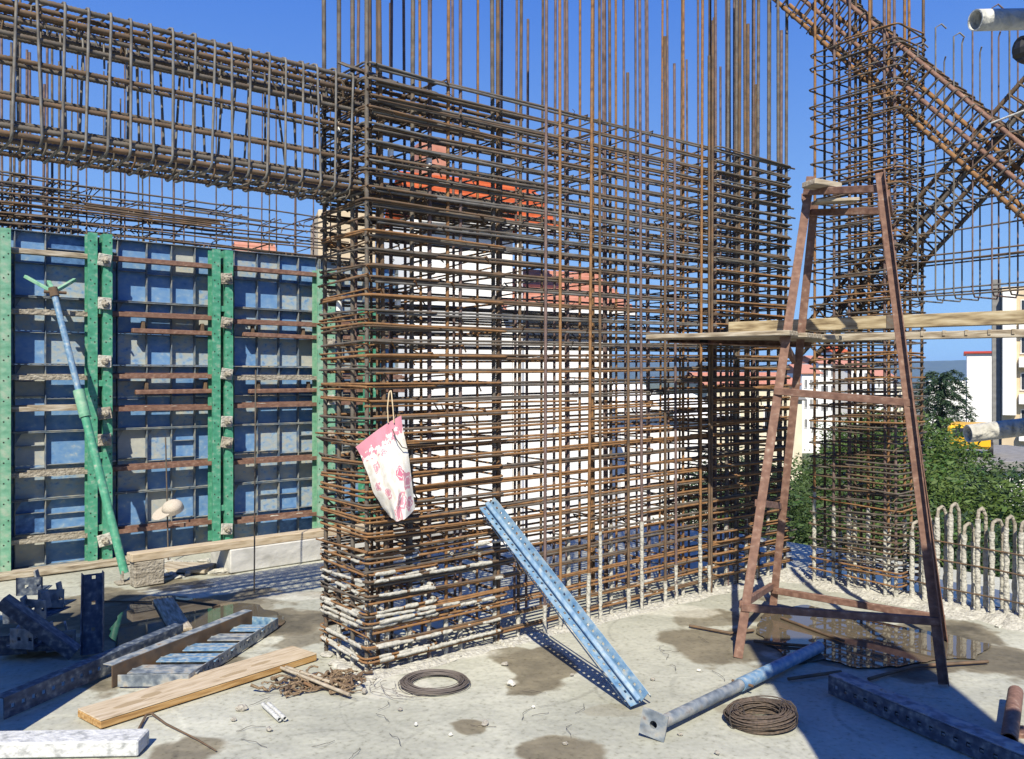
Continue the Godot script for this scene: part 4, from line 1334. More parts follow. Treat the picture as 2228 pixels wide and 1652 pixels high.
func make_pipe_prop():
	var a := spot(1424, 1580, .055)
	var b := spot(1782, 1408, .035)
	var dv := b - a
	var bs := upright(dv)
	var L := dv.length()
	var t := thing("tubular_prop", "blue tubular prop with a square foot plate lying on the slab", "prop", a, bs)
	var mb := MB.new()
	mb.pipe(Vector3(.0, 0, 0), Vector3(L * .48, 0, 0), .028, .004, 18)
	part(mb, "inner_tube", M.blue_grey_steel, t)
	mb = MB.new()
	mb.pipe(Vector3(L * .45, 0, 0), Vector3(L, 0, 0), .033, .004, 18)
	part(mb, "outer_tube", M.blue_paint, t)
	# square plate with a hole
	mb = MB.new()
	var ring := []
	for k in 16:
		var an := TAU * k / 16
		var d := Vector2(cos(an), sin(an))
		var q := .058 / maxf(absf(d.x), absf(d.y))
		ring.append([d * .017, d * q])
	for k in 16:
		var A = ring[k]
		var B = ring[(k + 1) % 16]
		for s in [-.004, .004]:
			mb.quad(Vector3(s, A[0].y, A[0].x), Vector3(s, B[0].y, B[0].x), Vector3(s, B[1].y, B[1].x), Vector3(s, A[1].y, A[1].x), Vector3(signf(s), 0, 0))
		mb.face(Vector3(-.004, A[1].y, A[1].x), Vector3(.004, A[1].y, A[1].x), Vector3(.004, B[1].y, B[1].x), Vector3(-.004, B[1].y, B[1].x), Vector3.ZERO)
		mb.quad(Vector3(-.004, A[0].y, A[0].x), Vector3(.004, A[0].y, A[0].x), Vector3(.004, B[0].y, B[0].x), Vector3(-.004, B[0].y, B[0].x), Vector3(0, -A[0].y, -A[0].x).normalized())
	part(mb, "foot_plate", M.blue_grey_steel, t, Transform3D(Basis(Vector3.UP, .25) * Basis(Vector3.RIGHT, .18), Vector3(-.006, .008, 0)))
	mb = MB.new()
	mb.tube([Vector3(L * .47, 0, -.06), Vector3(L * .47, 0, .055)], .007, 6)
	part(mb, "pin", M.rust_brown, t)

func coil(p: Vector3, r0: float, r1: float, h: float, n: int, wr: float) -> MB:
	var mb := MB.new()
	for k in n:
		var pts := []
		var r := rf(r0, r1)
		var y := rf(.004, h)
		var cx := rf(-.012, .012)
		var cz := rf(-.012, .012)
		var tilt := rf(-.06, .06) * h * 8.0
		var ph := rf(0, TAU)
		for s in 30:
			var a := TAU * s / 30
			pts.append(Vector3(cos(a) * r + cx, maxf(wr, y + tilt * cos(a + ph) * r + .008 * sin(2 * a + ph) * minf(1.0, h * 12)), sin(a) * r * .94 + cz))
		mb.tube(pts, wr, 4, false, true)
	return mb

func make_coils():
	var p := spot(946, 1488)
	var t := thing("wire_coil", "flat thin coil of dark tying wire on the slab at the wall cage's foot", "wire coil", p, Basis())
	part(coil(p, .125, .178, .018, 42, .0021), "wound_wire", M.wire_light, t)
	for k in 4:
		var pts := []
		var wob := rf(0, 6)
		for s in 15:
			var a := PI * .5 + s * rf(.09, .12) + k * .12
			pts.append(Vector3(cos(a) * (.2 + k * .035 + .02 * sin(s * .8 + wob)) - .02, .006 + .01 * absf(sin(s * .5 + wob)), sin(a) * (.19 + k * .02) + .01))
		var mb := MB.new()
		mb.tube(pts, .0013, 4)
		part(mb, "loose_wire", M.wire_light, t)
	p = spot(1656, 1572)
	t = thing("wire_coil", "thick heavy coil of brown wire lying beside the shadow edge", "wire coil", p, Basis(Vector3.BACK, .08))
	part(coil(p, .105, .152, .06, 100, .0034), "wound_wire", M.coil_wire, t)
	for k in 2:
		var mb := MB.new()
		mb.tube(coil_tie(k * 2.1 + .6, .13, .042), .003, 5, true, true)
		part(mb, "binding_wire", M.wire, t)

func coil_tie(a: float, r: float, w: float) -> Array:
	var out := []
	for s in 10:
		var q := TAU * s / 10
		out.append(Vector3(cos(a) * (r + cos(q) * w), .055 + sin(q) * .062, sin(a) * (r + cos(q) * w) * .94))
	return out

func make_foreground_left():
	# wide board
	var a := spot(218, 1588); var b := spot(690, 1438)
	var bs := upright(b - a)
	var L := (b - a).length()
	var t := thing("timber_board", "wide pale timber board with damp stains lying on the slab towards the wall cage", "board", a, bs)
	var mb := MB.new()
	mb.box(Vector3(L * .5, .038, -.11), Vector3(L, .006, .22), Basis(), .002)
	part(mb, "top_face", M.timber, t)
	mb = MB.new()
	mb.box(Vector3(L * .5, .0175, -.11), Vector3(L, .034, .218), Basis(), .004)
	part(mb, "core", M.timber_edge, t)
	for e in [[.18, -.09, .075, .024], [.3, -.12, .05, .022], [.9, -.1, .06, .016], [.72, -.07, .08, .018]]:
		mb = MB.new()
		var poly := PackedVector2Array()
		for k in 16:
			var q := TAU * k / 16
			var rr := rf(.85, 1.15)
			poly.append(Vector2(e[0] + cos(q) * e[2] * rr, e[1] + sin(q) * e[3] * rr))
		mb.prism(poly, -.0418, -.041, Transform3D(Basis(Vector3(1, 0, 0), Vector3(0, 0, 1), Vector3(0, -1, 0)), Vector3.ZERO))
		part(mb, "damp_stain", M.timber_damp, t)
	# white block in the corner
	mb = MB.new()
	mb.box(Vector3(-.46, .034, 0), Vector3(.92, .066, .13), Basis(), .006)
	single(mb, "white_beam", M.white_block, "chalky white squared beam end in the near corner of the slab", "beam", "", Transform3D(Basis(Vector3.UP, .04), spot(306, 1640) + Vector3(0, 0, -.03)))
	# perforated angle in the shade
	a = spot(8, 1552, .03); b = spot(398, 1385, .06)
	bs = upright(b - a)
	t = thing("perforated_angle", "long navy perforated steel angle lying across the shaded slab", "steel angle", a, bs)
	L = (b - a).length()
	mb = MB.new()
	mb.strip_holes(L, .1, .005, .055, .02, Transform3D(Basis(), Vector3(0, .02, 0)))
	part(mb, "upright_flange", M.navy_steel, t)
	mb = MB.new()
	mb.box(Vector3(L * .5, .068, -.03), Vector3(L, .005, .06))
	part(mb, "level_flange", M.navy_steel, t)
	# form panel lying on its face
	var p0 := spot(243, 1497); var p1 := spot(548, 1368); var q0 := spot(410, 1495); var q1 := spot(604, 1368)
	t = thing("small_formwork", "small steel form lying on its back, blue cross plates between two rails", "formwork", p0)
	mb = MB.new()
	mb.bar(Vector3(0, .055, 0), p1 - p0 + Vector3(0, .055, 0), .11, .006, .001)
	part(mb, "back_rail", M.rust_back, t)
	mb = MB.new()
	var pdir := (p1 - p0).normalized()
	var pn := pdir.cross(Vector3.UP)
	mb.bar(Vector3(0, .112, 0) - pn * .028, p1 - p0 + Vector3(0, .112, 0) - pn * .028, .005, .06, .001)
	part(mb, "back_flange", M.blue_grey_steel, t)
	mb = MB.new()
	var qx := upright(q1 - q0)
	mb.strip_holes((q1 - q0).length(), .06, .006, .05, .014, Transform3D(qx, q0 - p0 + Vector3(0, .035, 0)))
	part(mb, "front_rail", M.blue_grey_steel, t)
	mb = MB.new()
	mb.bar(Vector3(.03, .035, 0), q0 - p0 + Vector3(0, .035, 0), .06, .006, .001)
	part(mb, "end_plate", M.blue_grey_steel, t)
	mb = MB.new()
	mb.bar(p1 - p0 + Vector3(0, .045, 0), q1 - p0 + Vector3(0, .035, 0), .06, .006, .001)
	part(mb, "end_plate", M.blue_paint, t)
	for k in 5:
		var f := .12 + k * .18
		var c0 := p0.lerp(p1, f) - p0
		var c1 := q0.lerp(q1, f) - p0
		var cd := (c1 - c0)
		mb = MB.new()
		mb.bar(c0 + Vector3(0, .05, 0), c1 + Vector3(0, .05, 0), .006, .13, .001)
		part(mb, "cross_plate", [M.blue_grey_steel, M.blue_paint, M.blue_paint, M.blue_grey_steel, M.blue_paint][k], t)
		mb = MB.new()
		mb.bar(c0 + Vector3(0, .03, .0), c1 + Vector3(0, .03, .0), .055, .005, .001)
		part(mb, "cross_rib", M.blue_grey_steel, t)
	# grey plank in the puddle
	a = spot(357, 1313); b = spot(392, 1372)
	mb = MB.new()
	var pl := (b - a).length()
	mb.box(Vector3(pl * .5, .014, 0), Vector3(pl + .1, .022, .13), Basis(), .004)
	single(mb, "grey_plank", M.timber_grey, "short wet grey plank lying in the muddy puddle", "plank", "", Transform3D(upright(b - a), a))
	# channel leaning upright in the shade
	var c := spot(202, 1424)
	t = thing("short_channel", "short navy steel channel propped upright in the shade", "steel channel", c, Basis(Vector3.UP, .25) * Basis(Vector3.RIGHT, -.45) * Basis(Vector3.BACK, .08))
	mb = MB.new()
	mb.strip_holes(.46, .11, .005, .15, .02, Transform3D(Basis(Vector3.BACK, PI / 2), Vector3(0, 0, 0)))
	part(mb, "web", M.navy_steel, t)
	for s in [-1.0, 1.0]:
		mb = MB.new()
		mb.box(Vector3(s * .055, .23, .025), Vector3(.005, .46, .05))
		part(mb, "flange", M.navy_steel, t)
	# heap of form clamps in the shade
	var heap := [[30, 1428, .02, .3, .05], [62, 1432, .06, -.2, .0], [100, 1424, .03, .15, .02], [132, 1420, .02, .5, .02], [45, 1400, .13, .05, .1], [92, 1396, .15, -.25, .06], [70, 1370, .22, .2, .02], [118, 1382, .17, .1, -.05]]
	for k in heap.size():
		var e = heap[k]
		var p := spot(e[0], e[1]) + Vector3(0, e[2], 0)
		t = thing("form_clamp", "dull blue steel form clamp in the shaded heap by the outermost post", "clamp", p, Basis(Vector3.UP, e[3]) * Basis(Vector3.RIGHT, e[4]), "heap of form clamps")
		mb = MB.new()
		mb.strip_holes(.15, .11, .006, .07, .022, Transform3D(Basis(), Vector3(-.075, .06, .05)))
		part(mb, "front_plate", M.navy_steel if k % 2 == 0 else M.blue_grey_steel, t)
		mb = MB.new()
		mb.box(Vector3(0, .012, -.05), Vector3(.14, .006, .2))
		part(mb, "base_plate", M.navy_steel, t)
		mb = MB.new()
		mb.box(Vector3(.03, .1, .0), Vector3(.012, .10, .06), Basis(Vector3.BACK, .2), .002)
		mb.tube([Vector3(-.05, .06, .05), Vector3(-.05, .06, -.14)], .009, 6)
		part(mb, "wedge", M.blue_grey_steel, t)
	a = spot(30, 1310, .36); b = spot(155, 1400, .12)
	mb = MB.new()
	mb.box(Vector3((b - a).length() * .5, 0, 0), Vector3((b - a).length() + .1, .008, .09), Basis(), .002)
	mb.box(Vector3((b - a).length() * .5, -.03, .045), Vector3((b - a).length() + .1, .06, .006), Basis(), .002)
	single(mb, "steel_angle", M.navy_steel, "plain navy steel angle slanting down over the heap of form clamps", "steel angle", "", Transform3D(upright(b - a), a))

func make_scraps():
	# tangle of rags and fibres
	var p := spot(690, 1490)
	var t := thing("rag_heap", "tangled heap of brown sacking rags and twine at the wall cage's corner", "rags", p)
	for k in 70:
		var pts := []
		var q := Vector3(rf(-.2, .2), .01, rf(-.10, .11))
		if k > 45: q = Vector3(rf(-.08, .16), .02, rf(-.05, .07))
		var an := rf(0, TAU)
		var rad := []
		var base := rf(.0025, .0075)
		for s in 11:
			pts.append(q)
			an += rf(-.75, .75)
			q += Vector3(cos(an), 0, sin(an) * .7) * rf(.012, .022)
			q.y = clampf(q.y + rf(-.012, .012), .004, .045)
			rad.append(base * rf(.6, 1.5))
		var mb := MB.new()
		mb.tube(pts, rad, 5)
		part(mb, "rag_strip", M.rag if k % 3 != 0 else M.rust_brown, t)
	for e in [[[598, 1448], [760, 1512]], [[622, 1452], [735, 1490]]]:
		var mb := MB.new()
		mb.tube([spot(e[0][0], e[0][1], .02), spot((e[0][0] + e[1][0]) * .5, (e[0][1] + e[1][1]) * .5, .04), spot(e[1][0], e[1][1], .02)], .009, 6)
		single(mb, "stick", M.timber_grey, "%s grey stick poking out of the rag heap" % ("longer" if e[0][0] < 600 else "shorter"), "stick")
	# two little tubes
	for k in 2:
		var mb := MB.new()
		mb.pipe(spot(572 + k * 12, 1533 - k, .012), spot(608 + k * 12, 1566 - k * 2, .012), .0105, .002, 10)
		single(mb, "small_tube", M.tube_grey, "thin grey tube offcut lying on the open slab, one of a pair", "tube", "pair of thin tube offcuts")
	# forked dry stick
	var mb := MB.new()
	mb.tube([spot(300, 1590, .006), spot(318, 1556, .012), spot(334, 1552, .014)], .006, 5)
	mb.tube([spot(330, 1553, .014), spot(360, 1575, .008), spot(430, 1610, .006), spot(470, 1634, .005)], [.006, .005, .004, .003], 5)
	single(mb, "forked_stick", M.rust_brown, "forked brown stick lying in front of the wide board", "stick")
	# pebbles and chips
	var spots := [[508, 1568, .016], [525, 1545, .028], [585, 1590, .018], [1055, 1577, .022], [1098, 1447, .02], [1112, 1490, .026], [905, 1578, .014], [792, 1508, .024], [1245, 1470, .012], [1160, 1540, .012], [1420, 1480, .014], [1520, 1460, .012], [1230, 1620, .012], [980, 1600, .011], [1350, 1520, .01], [1480, 1600, .012], [870, 1545, .012], [1560, 1640, .014]]
	for k in spots.size():
		var e = spots[k]
		mb = MB.new()
		var r: float = e[2]
		mb.lump(Vector3(0, r * .35, 0), Vector3(r, r * .55, r * rf(.6, .9)), .25, R)
		var light := k in [5, 6, 9, 11, 13]
		single(mb, "pebble", M.chip if light else M.stone, "white chip of plaster on the open slab in front of the wall cage" if light else "small grey lump of concrete on the open slab in front of the wall cage", "pebble", "white chips on the slab" if light else "grey lumps on the slab", Transform3D(Basis(Vector3.UP, rf(0, 6)), spot(e[0], e[1])))
	# wire clippings
	for k in 24:
		var c := spot(rf(470, 1600), rf(1500, 1645))
		if k > 17: c = spot(rf(1400, 1560), rf(1380, 1480))
		var pts := []
		var a := rf(0, TAU)
		var q := Vector3.ZERO
		for s in 6:
			pts.append(q + Vector3(0, .003 + (.006 if s in [2, 3] else 0.0), 0))
			a += rf(-.7, .7)
			q += Vector3(cos(a), 0, sin(a)) * rf(.012, .04)
		mb = MB.new()
		mb.tube(pts, .0011, 4)
		single(mb, "wire_clipping", M.wire, "bent clipping of tying wire on the open slab", "wire", "wire clippings on the slab", Transform3D(Basis(), c))
	# rusty offcuts near the trestle
	for e in [[[1500, 1362], [1590, 1378], [1640, 1372], "bent rusty bar offcut on damp slab beside the trestle's near leg"], [[1700, 1345], [1835, 1395], [1838, 1396], "straight dark bar lying in the puddle under the trestle"], [[1640, 1395], [1700, 1402], [1790, 1408], "thin dark bar lying across the puddle's near edge"], [[1890, 1478], [1990, 1450], [2150, 1440], "long rusty bar lying along the puddle by the trestle's far leg"], [[1715, 1478], [1770, 1470], [1830, 1462], "short rusty bar at the shadow's edge beside the thick wire coil"]]:
		mb = MB.new()
		mb.tube([spot(e[0][0], e[0][1], .012), spot(e[1][0], e[1][1], .014), spot(e[2][0], e[2][1], .012)], .009, 6)
		single(mb, "bar_offcut", M.rust_brown, e[3], "rebar")
	mb = MB.new()
	mb.tube([spot(198, 1308, .006), spot(330, 1310, .01)], .006, 5)
	single(mb, "bar_offcut", M.rust_brown, "dark bar lying along the far edge of the muddy puddle", "rebar")
	mb = MB.new()
	mb.tube([spot(372, 1304, .006), spot(470, 1316, .008), spot(478, 1318, .008), spot(462, 1321, .008)], .006, 5)
	single(mb, "bar_offcut", M.rust_brown, "rusty bar with a hooked end by the muddy puddle", "rebar")
	# grey channel and tube in the shade at the right
	var a := spot(1820, 1486, .045); var b := spot(2250, 1668, .045)
	var bs := upright(b - a)
	t = thing("steel_channel", "heavy grey-blue steel channel lying in the trestle-side shade", "steel channel", a, bs)
	var L := (b - a).length()
	mb = MB.new()
	mb.box(Vector3(L * .5, .046, 0), Vector3(L, .006, .10), Basis(), .002)
	part(mb, "top_flange", M.blue_grey_steel, t)
	for s in [-1.0, 1.0]:
		mb = MB.new()
		mb.strip_holes(L, .088, .006, .06, .02, Transform3D(Basis(), Vector3(0, -.001, s * .05)))
		part(mb, "perforated_side", M.navy_steel, t)
	a = spot(2196, 1612, .05)
	mb = MB.new()
	mb.pipe(a, a + Vector3(.32, .02, -.5), .033, .005, 16)
	mb.box(a + Vector3(.16, -.055, -.2), Vector3(.1, .04, .1), Basis(), .004)
	single(mb, "rusty_tube", M.rust_red, "rusty open tube end resting on a wooden packer in the near shade", "tube")

func make_bag():
	var o := g(.13, 0, .065)
	var s := 4.62 / F
	var hx := 851.0
	var hy := 905.0
	var top_y := EYE - (hy - CY) * s
	var t := thing("cloth_bag", "white cloth bag with pink flowers hanging by its handles on the wall cage", "bag", Vector3(at(hx, 0, -o.z - .03).x, top_y, o.z + .05), Basis(Vector3.UP, .12))
	var rows := 22
	var cols := 22
	var mb := MB.new()
	var lft := [Vector2(778, 968), Vector2(797, 1012), Vector2(816, 1060), Vector2(832, 1095), Vector2(846, 1114)]
	var rgt := [Vector2(875, 902), Vector2(881, 950), Vector2(890, 1010), Vector2(900, 1060), Vector2(902, 1100)]
	var samp := func(a: Array, k: float) -> Vector2:
		var f: float = k * (a.size() - 1)
		var i := mini(int(f), a.size() - 2)
		return a[i].lerp(a[i + 1], f - i)
	var grid := [[], []]
	for sd in 2:
		for i in rows + 1:
			var v := float(i) / rows
			var A: Vector2 = samp.call(lft, v)
			var B: Vector2 = samp.call(rgt, v)
			for j in cols + 1:
				var u := float(j) / cols
				var p := A.lerp(B, u)
				p.y += (sin(u * PI) * 10.0 if v > .9 else 0.0) * (v - .9) * 10.0
				p.y -= sin(u * PI) * 6.0 * (1.0 - v)
				p.x += sin(v * 9.0 + u * 4.0) * 2.2 + sin(v * 21.0) * 1.0 * (1.0 - u)
				var bulge := sin(u * PI) * (.35 + .65 * sin(minf(1.0, v * 1.15) * PI * .62))
				var fold := (absf(sin(u * 8.5 + v * 1.6)) - .5) * .026 * sin(u * PI) * (.4 + v) + sin(u * 23.0 - v * 6.0) * .006 * sin(u * PI) + sin(v * 19.0 + u * 13.0) * .005 * sin(u * PI)
				var z := (bulge * (.05 + .07 * v) + fold * (.5 + .9 * v)) if sd == 0 else -bulge * .02
				grid[sd].append(Vector3((p.x - hx) * s, -(p.y - hy) * s, z))
		var w := cols + 1
		for i in rows:
			for j in cols:
				var id := [i * w + j, i * w + j + 1, (i + 1) * w + j + 1, (i + 1) * w + j]
				for tr in [[0, 1, 2], [0, 2, 3]]:
					var q := []
					for k in tr:
						var ii: int = id[k]
						var jj := ii % w
						var iv := ii / w
						var e1: Vector3 = grid[sd][iv * w + mini(jj + 1, cols)] - grid[sd][iv * w + maxi(jj - 1, 0)]
						var e2: Vector3 = grid[sd][mini(iv + 1, rows) * w + jj] - grid[sd][maxi(iv - 1, 0) * w + jj]
						var nn := e2.cross(e1).normalized()
						if (nn.z < 0.0) == (sd == 0): nn = -nn
						q.append([grid[sd][ii], nn, Vector2(float(jj) / cols, float(iv) / rows)])
					var n0 := mb.v.size()
					mb.tri(q[0][0], q[1][0], q[2][0], q[0][1], q[1][1], q[2][1])
					for k in 3:
						var pv: Vector3 = mb.v[n0 + k]
						for qq in q:
							if qq[0] == pv:
								mb.uv.append(qq[2]); break
	part(mb, "bag_body", bag_material(), t)
	for k in 2:
		mb = MB.new()
		mb.tube([Vector3(-.012 + k * .03, -.03, .02), Vector3(-.016 + k * .028, .05, .02), Vector3(-.008 + k * .012, .125, .01), Vector3(-.002 + k * .004, .135, -.02)], .0036, 6)
		part(mb, "handle", M.rope, t)
	mb = MB.new()
	mb.tube([Vector3(.01, -.06, .055), Vector3(.03, -.11, .065), Vector3(.06, -.155, .05), Vector3(.09, -.165, .02)], .003, 5)
	part(mb, "drawstring", M.rust_grey, t)

func bag_material() -> StandardMaterial3D:
	var W := 192
	var H := 256
	var im := Image.create(W, H, false, Image.FORMAT_RGB8)
	var fn := FastNoiseLite.new()
	fn.seed = 4; fn.frequency = .03; fn.fractal_octaves = 4
	var cream := lin(.62, .58, .50)
	var pink := lin(.50, .17, .24)
	var deep := lin(.45, .07, .15)
	var blooms := [[.72, .50, .07, 1], [.30, .62, .06, 0], [.62, .80, .12, 0], [.25, .33, .05, 0], [.86, .62, .09, 0], [.45, .93, .1, 0], [.15, .5, .05, 0], [.85, .88, .08, 0], [.5, .25, .04, 0]]
	for y in H:
		for x in W:
			var u := float(x) / W
			var v := float(y) / H
			var nz := fn.get_noise_2d(x * 1.6, y * 1.6)
			var c := cream.lerp(lin(.72, .70, .66), clampf(.5 + nz, 0, 1))
			if v + nz * .16 < .16: c = c.lerp(pink, .85)
			for b in blooms:
				var du: float = (u - b[0]) * .75
				var dv: float = v - b[1]
				var dd := sqrt(du * du + dv * dv) + nz * .035
				if dd < b[2] * .55 or (dd > b[2] * .72 and dd < b[2]):
					c = c.lerp(deep if b[3] else pink, .8)
			im.set_pixel(x, y, c)
	var m := StandardMaterial3D.new()
	m.resource_name = "flowered_cloth"
	m.albedo_texture = ImageTexture.create_from_image(im)
	m.roughness = .9
	m.cull_mode = BaseMaterial3D.CULL_DISABLED
	m.backlight_enabled = true
	m.backlight = Color(.2, .2, .2)
	return m

func make_off_frame():
	# unseen column form, added to shadow the slab, with tubes clamped to it
	var t := thing("shadow_caster_form", "tall blue steel column form added out of view to shadow the slab under the trestle", "column form", Vector3(1.10, 0, -1.70))
	for e in [[Vector3(.43, 1.72, 0), Vector3(.86, 3.4, .06)], [Vector3(.43, 1.72, .62), Vector3(.86, 3.4, .06)], [Vector3(.03, 1.72, .31), Vector3(.06, 3.4, .55)], [Vector3(.83, 1.72, .31), Vector3(.06, 3.4, .55)]]:
		var mb := MB.new()
		mb.box(e[0], e[1], Basis(), .004)
		part(mb, "form_side", M.blue_panel_1, t)
	for k in 5:
		var mb := MB.new()
		mb.box(Vector3(.43, .35 + k * .62, .69), Vector3(1.0, .07, .06), Basis(), .004)
		part(mb, "clamp_bar", M.rust_red, t)
	for e in [[2122, 44, 2.02, .55, -.12, .0245, M.tube_grey, "pale grey scaffold tube end above the crossed diagonal cages"], [2106, 944, 2.0, .5, .0, .021, M.cement, "cement-caked scaffold tube end in front of the parking deck"]]:
		var a := at(e[0], e[1], e[2])
		var mb := MB.new()
		mb.pipe(a, a + Vector3(e[3], .06, e[4]), e[5], .003, 20)
		single(mb, "scaffold_tube", e[6], e[7], "tube", "tubes clamped to the column form")
	var a := at(2205, 116, 1.9)
	var mb := MB.new()
	mb.pipe(a + Vector3(0, 0, .03), a + Vector3(.12, .01, .0), .026, .006, 16)
	mb.lump(a + Vector3(.02, 0, .02), Vector3(.03, .03, .03), .05, R, Basis(), 8, 12)
	single(mb, "tube_clamp", M.black_rubber, "round black clamp knob just below the pale grey scaffold tube", "clamp")
	# unseen panels, added at the left to shade the heap of clamps
	for k in 2:
		t = thing("steel_formwork", "blue steel form added out of view to shade the clamp heap, %s" % ["nearer the heap", "farther from the heap"][k], "formwork", Vector3(-2.21 - k * .98, 0, -3.60 + k * .25), Basis(Vector3.UP, .1))
		mb = MB.new()
		mb.box(Vector3(-.42, 1.3 - k * .15, 0), Vector3(.84, 2.6 - k * .3, .012), Basis(Vector3.RIGHT, -.06))
		part(mb, "face_plate", M.blue_panel_2, t)
		for x in [-.84, -.42, 0.0]:
			mb = MB.new()
			mb.box(Vector3(x, 1.3 - k * .15, .035), Vector3(.007, 2.6 - k * .3, .055), Basis(Vector3.RIGHT, -.06))
			part(mb, "rib", M.blue_rib, t)

# ------------------------------------------------------------------ town and trees
func wall_box(t: Node, called: String, m: Material, x0: float, x1: float, y0: float, y1: float, z0: float, z1: float):
	var mb := MB.new()
	mb.box(Vector3((x0 + x1) * .5, (y0 + y1) * .5, (z0 + z1) * .5), Vector3(x1 - x0, y1 - y0, z1 - z0), Basis(), .02)
	return part(mb, called, m, t)

func window(t: Node, x: float, y: float, w: float, h: float, z: float):
	var mb := MB.new()
	var b := .05
	for e in [[Vector3(x, y + h * .5, z), Vector3(w + b, b, .12)], [Vector3(x, y - h * .5, z), Vector3(w + b * 2.5, b, .2)], [Vector3(x - w * .5, y, z), Vector3(b, h - b, .12)], [Vector3(x + w * .5, y, z), Vector3(b, h - b, .12)], [Vector3(x, y, z), Vector3(b, h - b, .08)]]:
		mb.box(e[0], e[1])
	var f := part(mb, "window", M.trim_white, t)
	mb = MB.new()
	mb.box(Vector3(x, y, z + .005), Vector3(w, h, .02))
	part(mb, "pane", M.glass_dark, f)

func gable_roof(t: Node, m: Material, x0: float, x1: float, z0: float, z1: float, y: float, rise: float, over := .4, courses := 0):
	# ridge along x; overlapping tile courses down each slope
	var zc := (z0 + z1) * .5
	var rf_ := MB.new()
	var n := maxi(1, courses)
	for s in [-1.0, 1.0]:
		var ze := (z1 + over) if s > 0 else (z0 - over)
		for k in n:
			var f0 := float(k) / n
			var f1 := float(k + 1) / n
			var a0 := lerpf(zc, ze, f0); var a1 := lerpf(zc, ze, f1)
			var b0 := lerpf(y + rise, y - .1, f0); var b1 := lerpf(y + rise, y - .1, f1)
			var lift := .05 if n > 1 else .12
			var nn := Vector3(0, absf(a1 - a0), (b0 - b1) * s).normalized()
			var A := Vector3(x0 - over, b0, a0); var B := Vector3(x1 + over, b0, a0); var C := Vector3(x1 + over, b1 + lift, a1); var D := Vector3(x0 - over, b1 + lift, a1)
			rf_.quad(A, B, C, D, nn)
			rf_.quad(D, C, C - Vector3(0, lift, 0), D - Vector3(0, lift, 0), Vector3(0, 0, s))
		rf_.quad(Vector3(x0 - over, y + rise - .1, zc), Vector3(x1 + over, y + rise - .1, zc), Vector3(x1 + over, y - .16, ze), Vector3(x0 - over, y - .16, ze), Vector3(0, -1, 0))
	for x in [x0, x1]:
		rf_.tri(Vector3(x, y - .05, z0), Vector3(x, y - .05, z1), Vector3(x, y + rise - .1, zc), Vector3(signf(x - (x0 + x1) * .5), 0, 0), Vector3(signf(x - (x0 + x1) * .5), 0, 0), Vector3(signf(x - (x0 + x1) * .5), 0, 0))
	return part(rf_, "roof", m, t)

